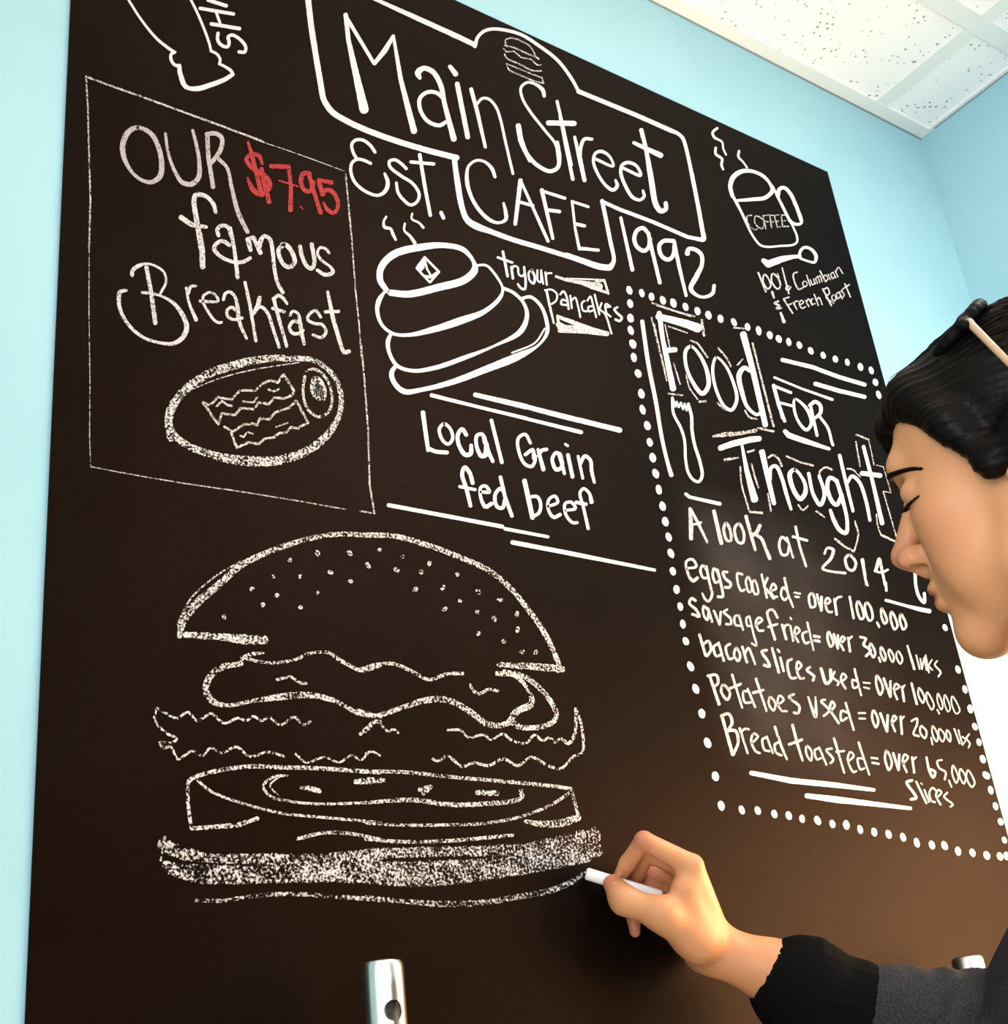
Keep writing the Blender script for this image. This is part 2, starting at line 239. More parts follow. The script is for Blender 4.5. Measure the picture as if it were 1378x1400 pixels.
# every chalk stroke: part and tracing sheet, then width and points; ~ curved, - straight, . dots
STROKES = r"""
@shake_drawing A
~ 30 165,-20,26 300,190 450,370,30 600,488,34
~ 34 615,490 580,510 578,560 610,610 655,622,40
- 50 655,615,44 660,680,50 690,780,54 720,825,44
~ 40 700,800,46 745,830,44 830,835,56 950,800,54 1080,750,48 1150,708,44
~ 36 1165,705,30 1140,665,36 1090,630,30 1030,600
~ 30 1032,605 1040,560 1010,510 950,478
~ 28 955,482 935,400 880,250 820,110 755,-20
@shake_lettering A
- 38 850,78 1168,132
- 40 955,225 1225,270
- 30 1000,110 1045,235
~ 40 1020,310,36 1018,380 1060,430 1110,440 1125,400 1115,350 1150,330 1220,365 1280,440 1270,490 1215,488
- 40 925,0 1100,55
@breakfast_box B
- 9 40,80,24 200,140 400,210 700,320 1000,430 1376,570
@breakfast_box C
- 10 0,310 300,430 600,530 850,620 1105,715
- 22 1120,745,24 1140,960 1180,1378
@breakfast_box E
- 22 1150,0 1175,220 1195,500 1215,760 1245,1040 1270,1378
@breakfast_box F
- 16 1222,0 1240,200 1262,500 1272,830 1300,1000
- 16 1300,998 1215,985
- 11 1130,975 880,930 480,865 200,825 0,792
@breakfast_box B
- 20 42,80 55,300 65,700 75,1000 65,1378
@breakfast_lettering B
~ 46 430,465,40 360,500,50 320,590,50 325,680,44 380,790,30 460,860,30 540,875,40 600,830,48 612,740,46 590,620,42 530,510,40 430,465,36
~ 30 640,510,26 660,650,26 700,770,30 770,880,40 840,890,46 890,840,44 895,720,36 870,580,30 845,485,26
- 38 955,515 965,700 1000,915
~ 36 950,515,40 1020,510 1065,545 1060,620 1020,690,40 980,735
~ 38 1040,700,34 1105,770,30 1140,920,34 1190,1110,40 1260,1255,36
~ 40 1020,1105,30 1000,1040,36 940,980,36 870,975,44 855,1020,44 870,1130,44 890,1250,46 910,1378,46
~ 40 755,1140,44 840,1195 950,1215,30
@breakfast_lettering D
- 60 850,0,52 870,150,60 875,310,64
~ 40 1130,105,44 1060,65 1000,95,44 985,140,48 1050,215,40 1180,265 1260,260,44 1325,225,40
- 48 1135,-60,40 1175,150 1205,410,44
@breakfast_lettering B
~ 34 1042,1280 1030,1235 1060,1205 1110,1215 1135,1280
@breakfast_lettering E
- 62 200,255,60 225,360,44
~ 60 205,255,44 250,240 270,280 300,300
- 60 262,270,36 318,385,50
~ 48 300,330,60 330,250,48 355,225,40 405,255,44 430,350,44 450,540,40 480,670,40 530,760,40
~ 46 540,305 490,350 500,430 550,505 600,515,50 640,470 615,380 560,310 520,305
~ 46 690,320,44 710,420 760,515 800,530 825,480 800,300,46
~ 38 965,385,30 930,345 880,335 855,385 890,450 980,520 1000,565,44 930,590 850,545,36
@breakfast_lettering D
- 46 345,310,46 385,520 430,840,50
~ 34 210,390,44 215,345 270,300 350,280,26 430,300 510,360 530,450 480,555,30
~ 40 305,550,32 400,560,30 500,590,26 610,660,40 690,770,50 725,880,56 690,970,56 600,1030,44 480,1025,34 330,980,34 200,880,36 110,740,40 85,630,44 100,545,48 160,530,30
~ 44 720,505,30 745,640 815,810,44
~ 34 740,560 765,495 815,490,26
~ 34 850,632 1020,630,30 1000,580 940,550 885,580 880,640 920,720 990,815 1030,835 1055,830,30
~ 34 1070,620 1090,560 1130,545 1180,590 1205,700,44 1215,800 1240,880,36 1290,985,30
~ 34 1210,740 1150,690 1105,720 1110,770 1160,805 1250,790
@breakfast_lettering E
- 38 172,660,36 215,860 275,1215,34
~ 50 310,805,48 285,900,50 245,960,46
~ 36 270,905 330,895 390,960 430,1080 495,1275,34
- 40 440,810,40 490,1000 565,1265,36
~ 34 440,830,38 480,785 530,810 570,865,26
- 34 430,905 545,940
~ 36 595,975,30 620,935 665,950 690,1030,44 700,1110 730,1245,34
~ 38 690,1040 625,1030 590,1085 620,1140 690,1140 720,1110
~ 38 885,990,34 840,930 790,950 760,1010 830,1050 900,1060 935,1130 890,1180 810,1155,30
- 48 950,750,34 1000,1000,48 1080,1270,44
~ 40 1075,1270 1110,1320,50 1155,1310,44
- 36 925,940 1055,935
@price_lettering C
~ 56 200,440,26 235,560,46 270,700 330,940,60
- 48 330,690,44 345,800 400,1010,50
~ 48 335,650,30 300,570,44 235,560 185,600 215,660,50 290,720,60 380,780,50 405,860,56 350,920 300,930 240,880 195,780,24
- 48 415,670 585,675
- 54 580,670,44 605,850,44 600,1085,54
- 18 490,805 670,860
~ 34 785,740,50 720,740 700,830 740,900 790,900 815,820
- 50 770,730,46 830,940 885,1110,48
- 30 690,1045,20 715,1070
- 46 865,800 990,825
- 56 865,810,44 905,935,60
~ 40 905,900,50 980,900 1035,970 1045,1060,44 1010,1110 950,1080 910,1010,24
@plate_drawing F
~ 50 100,560,50 90,430,60 150,310,60 300,190,60 500,120,60 700,85,50 860,90,40
~ 40 840,85,40 950,100,34 1060,190,34 1105,320,36 1080,450,40 1000,560,56 860,650,60 700,690,70 500,685,70 350,655,56 220,610,50 130,545,46 90,480,50
~ 8 220,270 400,200 600,150 860,110
~ 26 890,190,20 880,290 905,380 970,430 1030,400 1050,320 1020,210 950,150 900,160,20
~ 60 950,215,40 980,310,60 970,240,60 1000,310,40
~ 20 945,200 930,270 960,320 1000,330 1010,270 980,210 945,200
@bacon_drawing F
- 16 290,345 320,360 345,350 380,315 420,322 460,328 510,275 600,275 640,235 690,215 730,230 765,180 825,275 820,300 770,322 710,318 680,355 620,345 590,385 510,380 480,420 400,410 380,475 290,345
- 14 370,370 405,335 430,360 460,365
- 14 525,340 590,345 610,315
- 14 675,268 705,280 740,265
- 16 415,488 465,518 530,475 590,470 610,480 625,440 680,445 715,405 800,375 840,335 910,465 860,490 850,500 810,490 780,525 740,525 710,550 650,560 620,590 560,580 490,612 455,520
- 12 510,540 530,550 550,520 585,530
- 9 720,490 790,465
@sign_outline G
- 46 60,-20,50 85,200 130,480 165,680
~ 54 160,660,50 180,750 240,840 340,905 500,980,50 720,1060 950,1130 1185,1190
@sign_outline J
~ 56 1040,240 1065,450 1100,640 1150,820,56 1230,890 1378,940
@sign_outline K
~ 50 75,100,40 105,330,62 150,580,60 200,690,56 310,755,56 600,870,54 900,960,52 1378,1110,50
@sign_outline L
~ 62 -40,680,50 100,730,56 250,780,62 340,790,56
~ 40 345,780,56 370,730,40 340,560 270,215
- 36 265,220 420,290 700,395 1000,525 1100,545
~ 40 1080,542 1140,548 1140,500
- 40 1140,520,40 1100,300 1040,-20,34
@sign_outline I
- 40 1265,1300,36 1210,980 1150,680
~ 36 1160,720 1110,500 1085,430 1040,390 980,365,44
- 44 1000,373 700,240 190,30
@sign_outline H
- 36 1378,805 1180,730
~ 36 1185,735 1110,600 980,430 800,290 640,190 480,145 370,135 290,155 230,210 200,300,44
- 50 210,290,40 110,245 -20,190
@sign_outline G
- 44 1320,340 1200,280 900,145 570,-5,30
@sign_lettering G
- 60 345,110,40 365,300 420,550,56 485,830,80
- 30 350,130,34 560,480,30
- 40 560,480,34 640,380,46 705,270,30
- 46 705,275,26 760,600,40 860,990,56
~ 46 905,590,30 890,550,56 930,515,44 1000,540 1060,640 1090,780,40 1160,1050,52
~ 34 1085,745 1030,700 960,695 905,740 905,820 960,910 1050,945 1100,920
- 50 1130,500,36 1175,560,46
- 42 1185,630 1265,1035
@sign_lettering H
- 44 165,700,44 220,900 300,1250,34
~ 36 215,850,30 270,790 330,795 400,870 440,980 490,1200 560,1500
~ 44 855,770,36 840,710,44 760,650,30 690,640 635,690 650,790 720,910 860,1090 960,1220 995,1378,44
@sign_lettering K
~ 46 1045,-40,40 1065,100,44 1050,200 980,235 860,180 760,70 700,-60,60
@sign_lettering H
~ 50 610,1045,60 640,1200,54 720,1378,40
- 36 975,815,34 1030,1050 1110,1420,34
- 56 890,1020 1140,1025
@sign_lettering I
- 34 35,240,30 80,480 145,785,36
- 40 160,420,28 205,610,46 245,795,40
~ 34 205,600 215,500 245,440 310,440,30
~ 30 340,610 490,670,26 460,590 390,545,34 340,560,30 320,620 350,720 430,840 490,875,36 525,840 510,790,24
~ 30 580,690 725,750,30 690,670 620,640,34 570,660 555,720 590,830 660,940 720,960,30 755,930 745,880,26
~ 50 730,360,44 770,520,40 810,750,54 860,1010,54 900,1055,50 940,1040,44 940,985,40
- 50 665,470,34 900,580,54
@sign_lettering K
~ 36 460,290,34 430,210,40 360,145,30 280,135 210,190,30 195,320,44 230,460,40 310,600 420,700 500,720,30 560,690,40 560,620 540,535,26
- 42 650,735,40 700,320,50
- 34 700,320,30 960,895,36
- 34 690,525 820,560
- 44 900,410,44 1005,870,34
- 34 900,420 1120,490
- 38 955,600 1070,615
- 34 1185,515,28 1215,780 1255,970,34
- 30 1185,520 1340,570
- 36 1210,730 1305,750
- 30 1250,965 1400,975
@sign_lettering L
- 30 70,620 240,640
@sign_burger_drawing H
~ 16 495,290 490,240 550,220 650,255 730,310 780,400 805,420
~ 16 480,290 580,315 700,370 800,410
- 14 470,320 500,350 570,345 640,405 730,420 790,475 825,475
~ 16 480,370 500,410 620,465 740,525 830,530
~ 16 500,460 520,515 640,575 760,625 850,645
- 14 830,590 850,645
- 12 520,470 640,520 740,560 820,590
@date_lettering J
~ 40 295,195,34 250,130 180,80 110,80 75,120 90,200 120,250
~ 40 255,300,34 190,270 130,260 80,290 65,360 100,470 200,560 320,600,34 390,560,44 415,480,44 385,395,30
~ 44 590,350,34 540,300 480,265 430,280 435,330 530,410 650,490 710,590 690,660 630,690,34 560,640 510,570 495,480,30
- 42 715,215,40 760,500 815,790,38
- 36 630,285 850,305
- 48 915,760,40 940,815
@date_lettering L
- 36 430,360,30 530,810,38
~ 34 670,500 620,450,40 570,470 545,540 570,610 630,645 670,610 680,540
- 36 665,490,36 700,650 765,920,36
~ 40 885,560 800,560 760,600 780,690 840,720 880,680 890,600
- 36 885,560,36 930,780 990,1030,30
~ 40 1000,670,50 1010,630,40 1070,635 1120,680 1125,760 1080,860,50 1030,970,44 1090,1030,30 1150,1040 1215,1010,36 1230,940,34
@pancake_drawing O
~ 50 150,450,40 100,370,50 110,280,56 200,190,60 400,140,56 550,130,44 680,160,40 750,240,30 760,300,56 690,370,60 500,425,60 300,470,56 170,460,50
~ 30 770,270,20 840,270 900,330 955,430,20 940,490,30 830,590,40 650,660,60 480,715,50 300,755,30 190,745,26 110,680 80,580,34 95,510,40 130,455,20
~ 30 965,430,26 1030,460 1100,530 1125,620,34 1080,730,44 900,830,20 700,910,36 480,985,36 330,1005,30 220,970 165,880 155,800,36 180,740,26
~ 26 1090,500,26 1150,490 1220,550 1260,650,30 1265,740 1200,830,20 1050,910,60 850,990,56 600,1085,46 400,1135,36 270,1150,44 200,1090,40 180,1020,40 210,970,30
~ 14 1250,710 1180,810 1020,880
- 18 410,212 512,315 448,388 355,290 410,212
- 60 405,236,26 384,276,64 378,300,40
- 16 410,222 428,296 456,344
- 22 410,345 452,352 500,318
@pancake_drawing J
~ 32 400,800,24 375,850 385,900,36 440,915,30 460,960,36 490,1020,26
~ 30 575,865,24 570,930 620,980,30 670,1050,40
~ 26 645,770,22 640,820 710,860,24 750,905,30
@pancake_lettering P
- 30 120,95 165,330
- 26 70,150 210,200
- 28 200,240 215,350
~ 22 205,270 220,235 250,235
~ 22 262,245 272,312 300,328 326,302
~ 24 320,240 335,400,26 325,450 290,440 260,400,20
~ 22 400,270 365,290 375,370 410,395,28 420,330 390,270
~ 20 445,270 450,370 475,385 480,290
- 20 480,270 500,400
- 22 520,290 535,410
~ 20 525,320 545,300 580,300
- 26 530,460 560,600 600,770,20
~ 26 515,460,20 580,455 630,500 620,560 580,590
~ 22 660,500 690,470 720,520 740,640
~ 22 720,560 680,550 670,590 730,600
- 20 755,510 770,630
~ 20 765,560 800,530 830,620 850,715
~ 20 890,560 865,580 875,650 910,660
~ 20 915,560 945,520 970,600 1000,715
~ 20 960,610 925,620 930,660 970,650
- 20 985,500 1030,690
~ 20 1050,580 1035,640 1080,680 1145,870
- 20 1090,620 1135,615
~ 20 1130,610 1090,590 1095,670 1135,710
~ 24 1200,620 1170,640 1190,670 1240,720,26 1220,750 1180,735
@pancake_flourish P
- 30 620,330,30 720,365,34 
- 60 700,365,20 850,385,44 960,415,80 1030,430,90
- 26 1000,375,40 1075,365,26 1115,495,26
- 60 940,430,30 1110,485,30
- 18 720,350 1075,362
- 40 640,710,40 800,770,50 960,830,50 1110,870,44
- 60 640,780,60 700,820,80 850,830,70 1000,865,44
- 30 635,700,30 650,830,30
- 34 650,845 900,855 1105,880
@coffee_drawing M
~ 40 260,680,36 240,590,44 270,510,50 340,465,44 430,465,34 520,505,34 580,570,30 600,630,40 540,690,40 430,705,36 300,715,26
- 24 270,690,30 380,900,22
~ 30 600,590,24 650,690,26 750,890,30
~ 36 650,680,34 660,620,40 700,605,36 750,650 800,750 850,890
~ 28 130,95,26 90,130 100,170 170,215,20 180,270 205,325,18
~ 28 115,262,26 115,315 170,360 165,410 180,450,20
~ 24 315,290,26 310,340,24 350,385,18 385,435,20
@coffee_drawing N
~ 26 60,-20 140,160 220,320 300,420 370,440 520,430 640,420 685,390 685,330 640,220,24
- 30 520,-20 600,150 640,215
~ 32 655,-20,34 720,110 730,190,36 690,205 640,190 600,140,20
@cup_lettering N
~ 16 210,110 165,120 175,200 240,260 270,255
~ 16 300,130 250,120 250,200 320,250 340,180 300,130
- 15 330,110 360,250
- 13 330,115 390,105
- 13 345,170 385,180
- 15 400,110 420,240
- 13 400,110 440,110
- 13 400,175 440,180
- 15 450,110 480,235
- 13 450,110 495,105
- 13 460,172 492,172
- 13 480,234 512,230
- 15 522,110 535,228
- 13 522,108 572,105
- 13 528,168 570,166
- 15 535,227 600,225
@spoon_drawing N
- 80 330,580,50 385,620,90 520,570,76 640,545,50 720,540,40
~ 36 705,540,36 730,470 770,445 840,470 885,540,44 870,600,34 800,590,26 720,560,30
@coffee_lettering N
- 22 280,710 360,910
~ 20 345,730 330,800 380,880 410,850 380,760 345,730
~ 20 430,720 420,800 480,880 510,860 490,770 430,720
- 18 530,660 600,930
- 14 480,720 500,760
~ 18 600,850 570,870 590,900 620,860
~ 18 690,705 650,720 655,790 705,885 750,865
~ 15 765,800 745,815 765,860 790,840 785,805 765,800
- 15 785,735 825,850
~ 14 825,785 845,835 865,830 860,775
- 13 860,775 880,830
~ 13 880,770 900,825
~ 13 882,775 900,750 925,815
~ 13 905,760 922,742 950,805
- 17 925,690 985,805
~ 15 955,760 985,735 1010,775 985,805
- 14 1012,725 1035,785
~ 14 1065,705 1040,725 1060,775 1080,745
- 14 1065,705 1092,765
- 14 1085,690 1115,755
~ 14 1092,700 1120,655 1165,720
- 26 425,910,30 445,975,22
~ 28 490,1010,24 450,1030 500,1055 470,1085 520,1080,20
- 30 515,1130,26 550,1225,44
- 20 545,985 640,1135
- 18 545,985 605,965
- 16 580,1050 630,1035
- 16 645,1020 685,1095
~ 15 655,1045 670,1010 700,1010
~ 15 715,1050 755,1020 730,1000 710,1035 740,1085 775,1065
- 15 775,1000 810,1065
~ 15 785,1020 805,985 845,1050
~ 15 855,985 835,990 845,1040 875,1035
- 15 865,935 910,1055
~ 15 888,1000 915,970 950,1045
- 20 955,880 1045,1055
~ 18 955,890 1005,870 1025,925 990,965 1070,1030
~ 15 1060,945 1050,980 1080,1005 1095,975 1080,945 1060,945
~ 15 1125,915 1100,930 1115,985 1140,955
- 15 1125,910 1160,985
~ 14 1165,890 1145,905 1180,930 1170,965
- 18 1185,825 1245,965
- 16 1165,880 1235,835
@beef_rules Q
- 42 480,140,44 900,245,36 1378,360,40
- 42 890,135,50 1378,250,60
- 42 75,1175,44 500,1255 1000,1350 1150,1378
@beef_rules R
- 38 0,45,36 400,150,44 850,260,44
- 26 0,135 565,275,34
- 30 0,985 320,1045,26
- 34 55,1085,38 500,1170 1105,1290,26
@beef_lettering Q
- 52 400,300,50 450,660,44
~ 44 450,640 520,670 630,680,44
~ 42 600,410,36 555,460 590,570 640,600 680,550 660,460 600,410
~ 44 810,515,44 770,460,44 730,510 740,610 800,700,50 850,690 855,610,40
~ 44 985,590 960,510,40 910,520 905,610 950,710,50 990,700,60 1000,600,50
- 50 975,530,44 1020,680 1060,765,40
- 40 1045,375 1145,775
~ 44 870,970,44 840,870 795,820,44 770,880 810,1020 850,1185,40
- 34 745,1000 895,1030
~ 42 945,1050,30 1025,1050,40 990,995,36 945,1010 945,1100 990,1190,44 1050,1160,44
~ 40 1165,1050 1130,1020 1080,1080 1100,1190 1150,1200 1175,1120
- 40 1130,910,40 1175,1100 1240,1280,40
@beef_lettering R
~ 30 190,355,26 150,290,28 100,320 105,420 150,510 200,525,30 225,470,28 205,400
~ 26 150,440,30 205,405 215,470
- 36 245,400,26 285,550,36
~ 26 250,450,30 270,410 310,400
~ 30 420,460 380,425 350,470 380,550,34 420,530 410,440
- 34 400,430 440,580,28
- 32 465,440 500,605
- 26 445,362,22 465,375
- 32 540,450,24 575,615
~ 28 555,510,30 590,450 630,480 640,560 660,645,24
- 34 145,630,40 205,905
~ 28 190,750 240,750 265,810 250,870 205,895
~ 26 320,820 390,790 370,745,26 325,770 320,840 360,900,30 410,880
~ 24 450,850 520,835,26 490,790 445,800 450,880 500,940 535,940
~ 30 640,790,36 620,720,26 580,690 555,720 580,830 615,985,28
- 30 525,790 600,805
@dotted_border S
. 32 65,105 172,130 255,162 352,192 442,215 547,248 648,284 742,318 846,350 960,378 1078,420 1172,452 1268,490 1345,522
. 34 72,220 75,345 78,450 95,565 103,680 140,818 168,992 178,1128 218,1265
@dotted_border T
. 32 333,52 433,82 540,135 657,178 772,213 884,243 1008,287 1110,320 1150,432 1180,550
@dotted_border U
. 38 35,358 57,515 85,660 113,810 142,960 178,1118 205,1262
@dotted_border W
. 34 38,75 60,208 88,340 108,480 124,632 155,788 188,935 210,1085 235,1232
@dotted_border Y
. 32 130,275 168,440 212,622 255,838 313,1085 355,1300
@dotted_border a
. 18 178,222 250,225 325,240 390,248 450,262 520,270 587,285 650,290 712,310 775,322 840,332 905,345 967,370 1035,380 1092,383 1153,408 1218,415 1283,427 1342,432 1372,430
. 15 1362,358 1345,275 1322,205 1300,133 1285,68
@dotted_border Z
. 26 1170,1022 1150,905 1122,780 1092,665 1058,535 1018,390 968,245
@food_lettering S
- 50 320,300,50 350,520,44 440,950,62
- 64 310,330,60 450,365,70 560,395,80 655,430,90
- 60 375,620,50 460,615,50
~ 36 590,585,30 550,620,36 545,720,34 590,860 690,990,44 740,930,44 730,800,40 660,650,30 590,585,26
~ 30 810,680,26 780,760,30 800,930 880,1100,30 940,1130,34 985,1040,34 950,880,30 880,740,24 810,680,22
~ 44 1100,800,30 1050,770,44 1005,830,50 1030,980,44 1080,1110,34 1160,1170,30 1200,1140
- 60 1040,480,66 1120,780,56 1230,1260,54
- 30 1300,930,32 1378,1200,32
@food_lettering U
- 66 720,570,60 830,530,66 1000,490,66 1090,480,60
- 48 925,540,28 970,780,50 1045,1055,80
- 50 1105,600,44 1160,830 1225,1090,40
@food_lettering V
- 44 15,230,44 60,450 115,680,40
~ 40 80,480,30 90,370,34 130,360,36 180,460 220,600,36 260,730,26
~ 36 290,390,36 250,420,44 280,560 340,640,44 380,590,44 375,500,34 290,390,30
~ 38 410,420,34 450,600 510,690,40 545,600,36 500,440,30
~ 36 690,600 640,480 590,460,40 570,540 610,660 650,690 690,620
- 36 650,480 700,650
~ 34 690,600,40 740,830,34 730,930,40 680,910 630,830 595,735,30
- 36 675,265,34 730,500 790,745,30
~ 34 745,500,26 780,445,34 840,490 900,650 935,825,30
- 44 880,190,36 960,500 1040,850,44
- 46 865,420 1025,440
@food_lettering T
- 34 190,460,40 240,650 295,800,34
- 30 190,465 355,530
- 28 255,625 370,655
~ 32 390,590,24 385,690,30 430,810 500,880,36 545,820 500,680 390,590,22
- 32 535,640 600,935
~ 36 530,650,40 580,615 630,650 630,720 580,770,30
~ 30 620,750,30 700,860 740,1000 750,1025,30
@food_rules T
- 46 270,220,44 560,290 800,380 1050,455,44
- 44 580,445,46 800,510 1050,570,44
- 30 195,385,24 450,490 745,595,30
- 46 295,890,44 330,930,60 500,990,56 715,1060,34
@food_rules U
- 36 395,1000,34 430,1030 720,1095,40
@food_rules X
- 30 820,630,28 1000,680 1100,705,40 1195,725,44
~ 24 1070,390,30 1080,520 1110,610 1150,650 1150,570
@food_rules a
- 28 220,55,24 400,90,30 600,110,28 775,132,18
- 28 470,158,26 600,175,34 940,215,18
@food_highlights S
- 16 260,215 480,290 625,330
- 14 300,235 590,330
- 18 255,340 300,520 380,850
- 14 280,400 330,640 385,880
- 12 370,400 410,590
- 12 400,415 560,470
- 24 685,360 705,495
- 14 445,730 500,910
- 18 590,535 650,560 735,680
~ 18 825,600 900,690 935,760
- 16 990,745 1035,695
- 18 960,425 1060,435
- 20 1120,560 1180,800 1300,1270,22
~ 14 550,830 580,940 650,1040
- 22 665,1060 720,1055
~ 16 820,1070 860,1110 900,1135
~ 18 1055,1135 1090,1190 1160,1210
- 22 400,990,16 520,1005
- 22 1165,1285 1300,1315
@food_highlights U
- 20 655,460,24 740,445,50 900,430,40 1055,405,40
- 22 765,680,34 890,658,16
- 22 980,605 1040,590
~ 18 910,745 920,900 990,1150
~ 18 1015,720 1050,850 1080,945
- 24 1000,1170 1120,1180
- 18 1170,1000 1200,1165
~ 22 1175,660 1220,635 1270,670 1300,740
@food_highlights V
- 18 220,275 340,325 450,355
- 12 815,90 925,135 970,350
- 14 820,88 925,130
- 16 815,150 850,360
- 10 990,350 1050,365 1115,585
- 10 1045,575 1115,585
- 12 1050,580 1160,960
~ 16 1160,1010 1165,960
- 20 1035,950 1165,1010
~ 14 990,770 1000,860 1030,950
~ 20 495,460 510,400 560,370 610,390
~ 16 740,380 790,390 850,450
~ 16 320,690 360,735 405,700
- 18 475,745 545,795
~ 18 805,830 835,940 800,1090,14
- 22 635,980 720,1050 800,1090
@fork_drawing U
- 20 270,90,24 300,180,20 310,130 330,185,22 350,140 370,205,22 385,150 405,215,24 420,150,24
~ 30 270,100,30 280,240 350,380 385,500 395,680 420,800 470,870 520,885,32 550,830,34 530,700 480,540 455,400 450,270 420,150,30
@statistics_lettering W
- 40 270,95,30 280,220,44 280,355,40
- 30 275,100 340,220 420,385,22
- 26 280,240 365,215
- 40 475,115,36 540,395,40
~ 28 580,220 560,270 590,370 620,370 615,280 580,220
~ 28 690,225 655,260 680,380 720,390 735,320 690,225
- 32 750,160,34 790,310 830,450,28
~ 40 870,240,36 840,300,38 800,330
~ 32 830,320 880,350 920,440 955,525,36
~ 26 1110,380 1060,340 1035,400 1060,490 1100,490 1120,420
- 26 1100,345 1155,515,22
- 26 1175,250 1210,420 1265,590,24
- 26 1150,335 1275,370
~ 28 245,610 325,590,26 290,530 240,550 250,640 295,715,34 335,690
~ 26 420,630 380,585 360,620 385,690 415,690
~ 26 410,590 440,740 460,830 430,890 400,870 375,820,18
~ 26 510,640 475,610 465,660 490,730 515,720
~ 28 505,620 540,760 550,850 510,850
~ 28 590,640 555,640 570,690 620,740 610,770 570,770
~ 24 720,660,24 680,650 675,700 710,800 740,790
~ 22 770,680 750,710 775,810 800,800 770,680
~ 22 825,710 805,730 830,830 855,820 825,710
- 24 885,660 930,860
- 24 935,690 905,760 990,870
~ 22 965,800 1010,780 985,740 960,790 990,850 1020,850
~ 24 1100,800 1070,770 1050,830 1080,880 1105,860
- 24 1080,690 1110,830 1155,940,18
- 20 1165,815 1215,825
- 20 1170,850 1205,855
~ 28 320,885 285,865 265,905 330,970 350,1020 290,1000,28
~ 24 420,960 390,930 385,1000 420,1050 430,980
- 24 425,950 460,1065
- 24 475,970 525,1090 535,980
~ 24 590,960 560,980 620,1040 620,1085 580,1085
~ 22 680,1010 655,1020 660,1090 700,1100
- 22 690,1010 725,1135
~ 22 780,1020 755,1030 765,1100 790,1100
~ 20 780,1020 815,1170 840,1270 800,1250
~ 24 840,1090 890,1050 860,1030 835,1070 860,1140 900,1140
~ 28 1020,1030,26 975,960 935,980 960,1090 1000,1220,26
- 24 940,1110 1020,1085
- 26 1060,1090 1095,1215
~ 22 1075,1130 1090,1095 1120,1090
- 22 1130,1100 1155,1230
- 18 1130,1030 1140,1045
~ 22 1170,1180 1210,1140 1180,1110 1165,1170 1200,1240
~ 24 1270,1150 1235,1170 1260,1250 1290,1240
- 22 1275,1070 1330,1310,16
- 24 1330,1185 1378,1195
- 24 1335,1225 1378,1230
@statistics_lettering V
~ 30 545,1110,22 570,1060 620,1075,32 600,1150 530,1235,24 600,1260,24 725,1275,26
~ 28 760,1120 725,1150 750,1240 790,1250 815,1190 760,1120
- 36 870,1160,38 905,1378,22
- 34 1015,1155,40 985,1250,34
~ 24 975,1255 1030,1270 1090,1245
- 28 1020,1160,30 1065,1378,26
@statistics_lettering X
- 22 655,470 665,505
- 26 820,480 825,550
~ 24 190,570 165,590 180,690 215,680 190,570
- 26 230,580 270,720 270,600
~ 24 300,670 345,640 320,610 300,650 330,730 360,730
- 26 380,620 400,755
~ 22 385,650 405,610 440,600
- 24 510,600 545,785
~ 24 580,640 570,680 605,790 630,780 610,680 580,640
~ 24 655,650 640,690 680,805 705,790 690,690 655,650
- 22 745,820 765,860
~ 24 785,700 780,750 810,830 830,810 785,700
~ 24 870,730 860,770 895,880 920,850 870,730
~ 24 950,750 940,790 970,880 995,850 950,750
- 24 205,940 255,945
- 24 210,975 255,985
~ 24 330,900 320,950 350,1030 370,1000 330,900
- 24 375,920 410,1045 410,930
~ 22 435,1000 470,960 450,940 430,990 460,1060
- 24 495,950 515,1070
~ 20 500,970 530,940
~ 26 600,945 650,960 630,1010 690,1060 650,1110
~ 22 690,1000 680,1050 715,1120 730,1080 690,1000
- 20 760,1120 775,1160
~ 20 780,1030 775,1080 810,1150 820,1110 780,1030
~ 18 850,1050 845,1090 880,1160 890,1120 850,1050
~ 18 925,1065 910,1110 945,1175 962,1135 925,1065
- 24 1005,1020,20 1065,1220,26
- 16 1080,1100 1110,1220
- 16 1115,1130 1130,1220 1150,1120 1170,1230
- 16 1160,1100 1190,1250
- 16 1215,1140 1185,1190 1220,1230
~ 18 1260,1150 1240,1180 1290,1250 1270,1285
@statistics_lettering Y
- 26 195,40,24 240,195
~ 24 215,120 260,90 280,150 250,200
~ 22 330,110 300,130 320,200 350,190
- 22 335,100 375,235
~ 22 420,110 390,130 415,220 440,215
~ 22 465,140 450,190 480,235 495,190 465,140
- 22 510,130 545,245
~ 20 530,180 555,140 580,190 605,260,16
~ 24 690,155 655,165 700,240 710,275 670,265
- 22 730,140 780,320,26
- 22 790,210 815,310
- 18 770,150 785,170
~ 22 875,220 845,240 870,360 905,360
~ 20 910,310 945,270 920,240 910,300 940,365 965,360
~ 22 1010,280 985,300 1040,350 1030,380
~ 26 1090,290,26 1130,400,28 1160,380 1160,300
@statistics_lettering Z
~ 20 370,290 365,350 395,430 415,380 370,290
- 22 420,310 470,445 470,330
~ 18 495,400 535,370 510,350 495,390 520,465
- 20 555,370 570,480
~ 16 555,390 575,360
- 20 625,345 665,500
~ 16 680,380 675,430 710,490 720,450 680,380
~ 14 740,410 735,460 775,540 790,510 740,410
- 14 815,540 830,570
~ 12 820,420 815,470 845,540 855,510 820,420
~ 12 870,430 865,480 895,555 910,530 870,430
~ 12 925,440 920,490 955,570 980,550 925,440
~ 20 345,545 335,600 365,670 380,620 345,545
- 22 395,565 445,700 450,580
~ 18 480,640 515,600 495,585 480,630 505,700
- 20 545,590 555,720
~ 16 545,620 570,590
~ 18 625,625 665,605 665,650 640,720 680,735
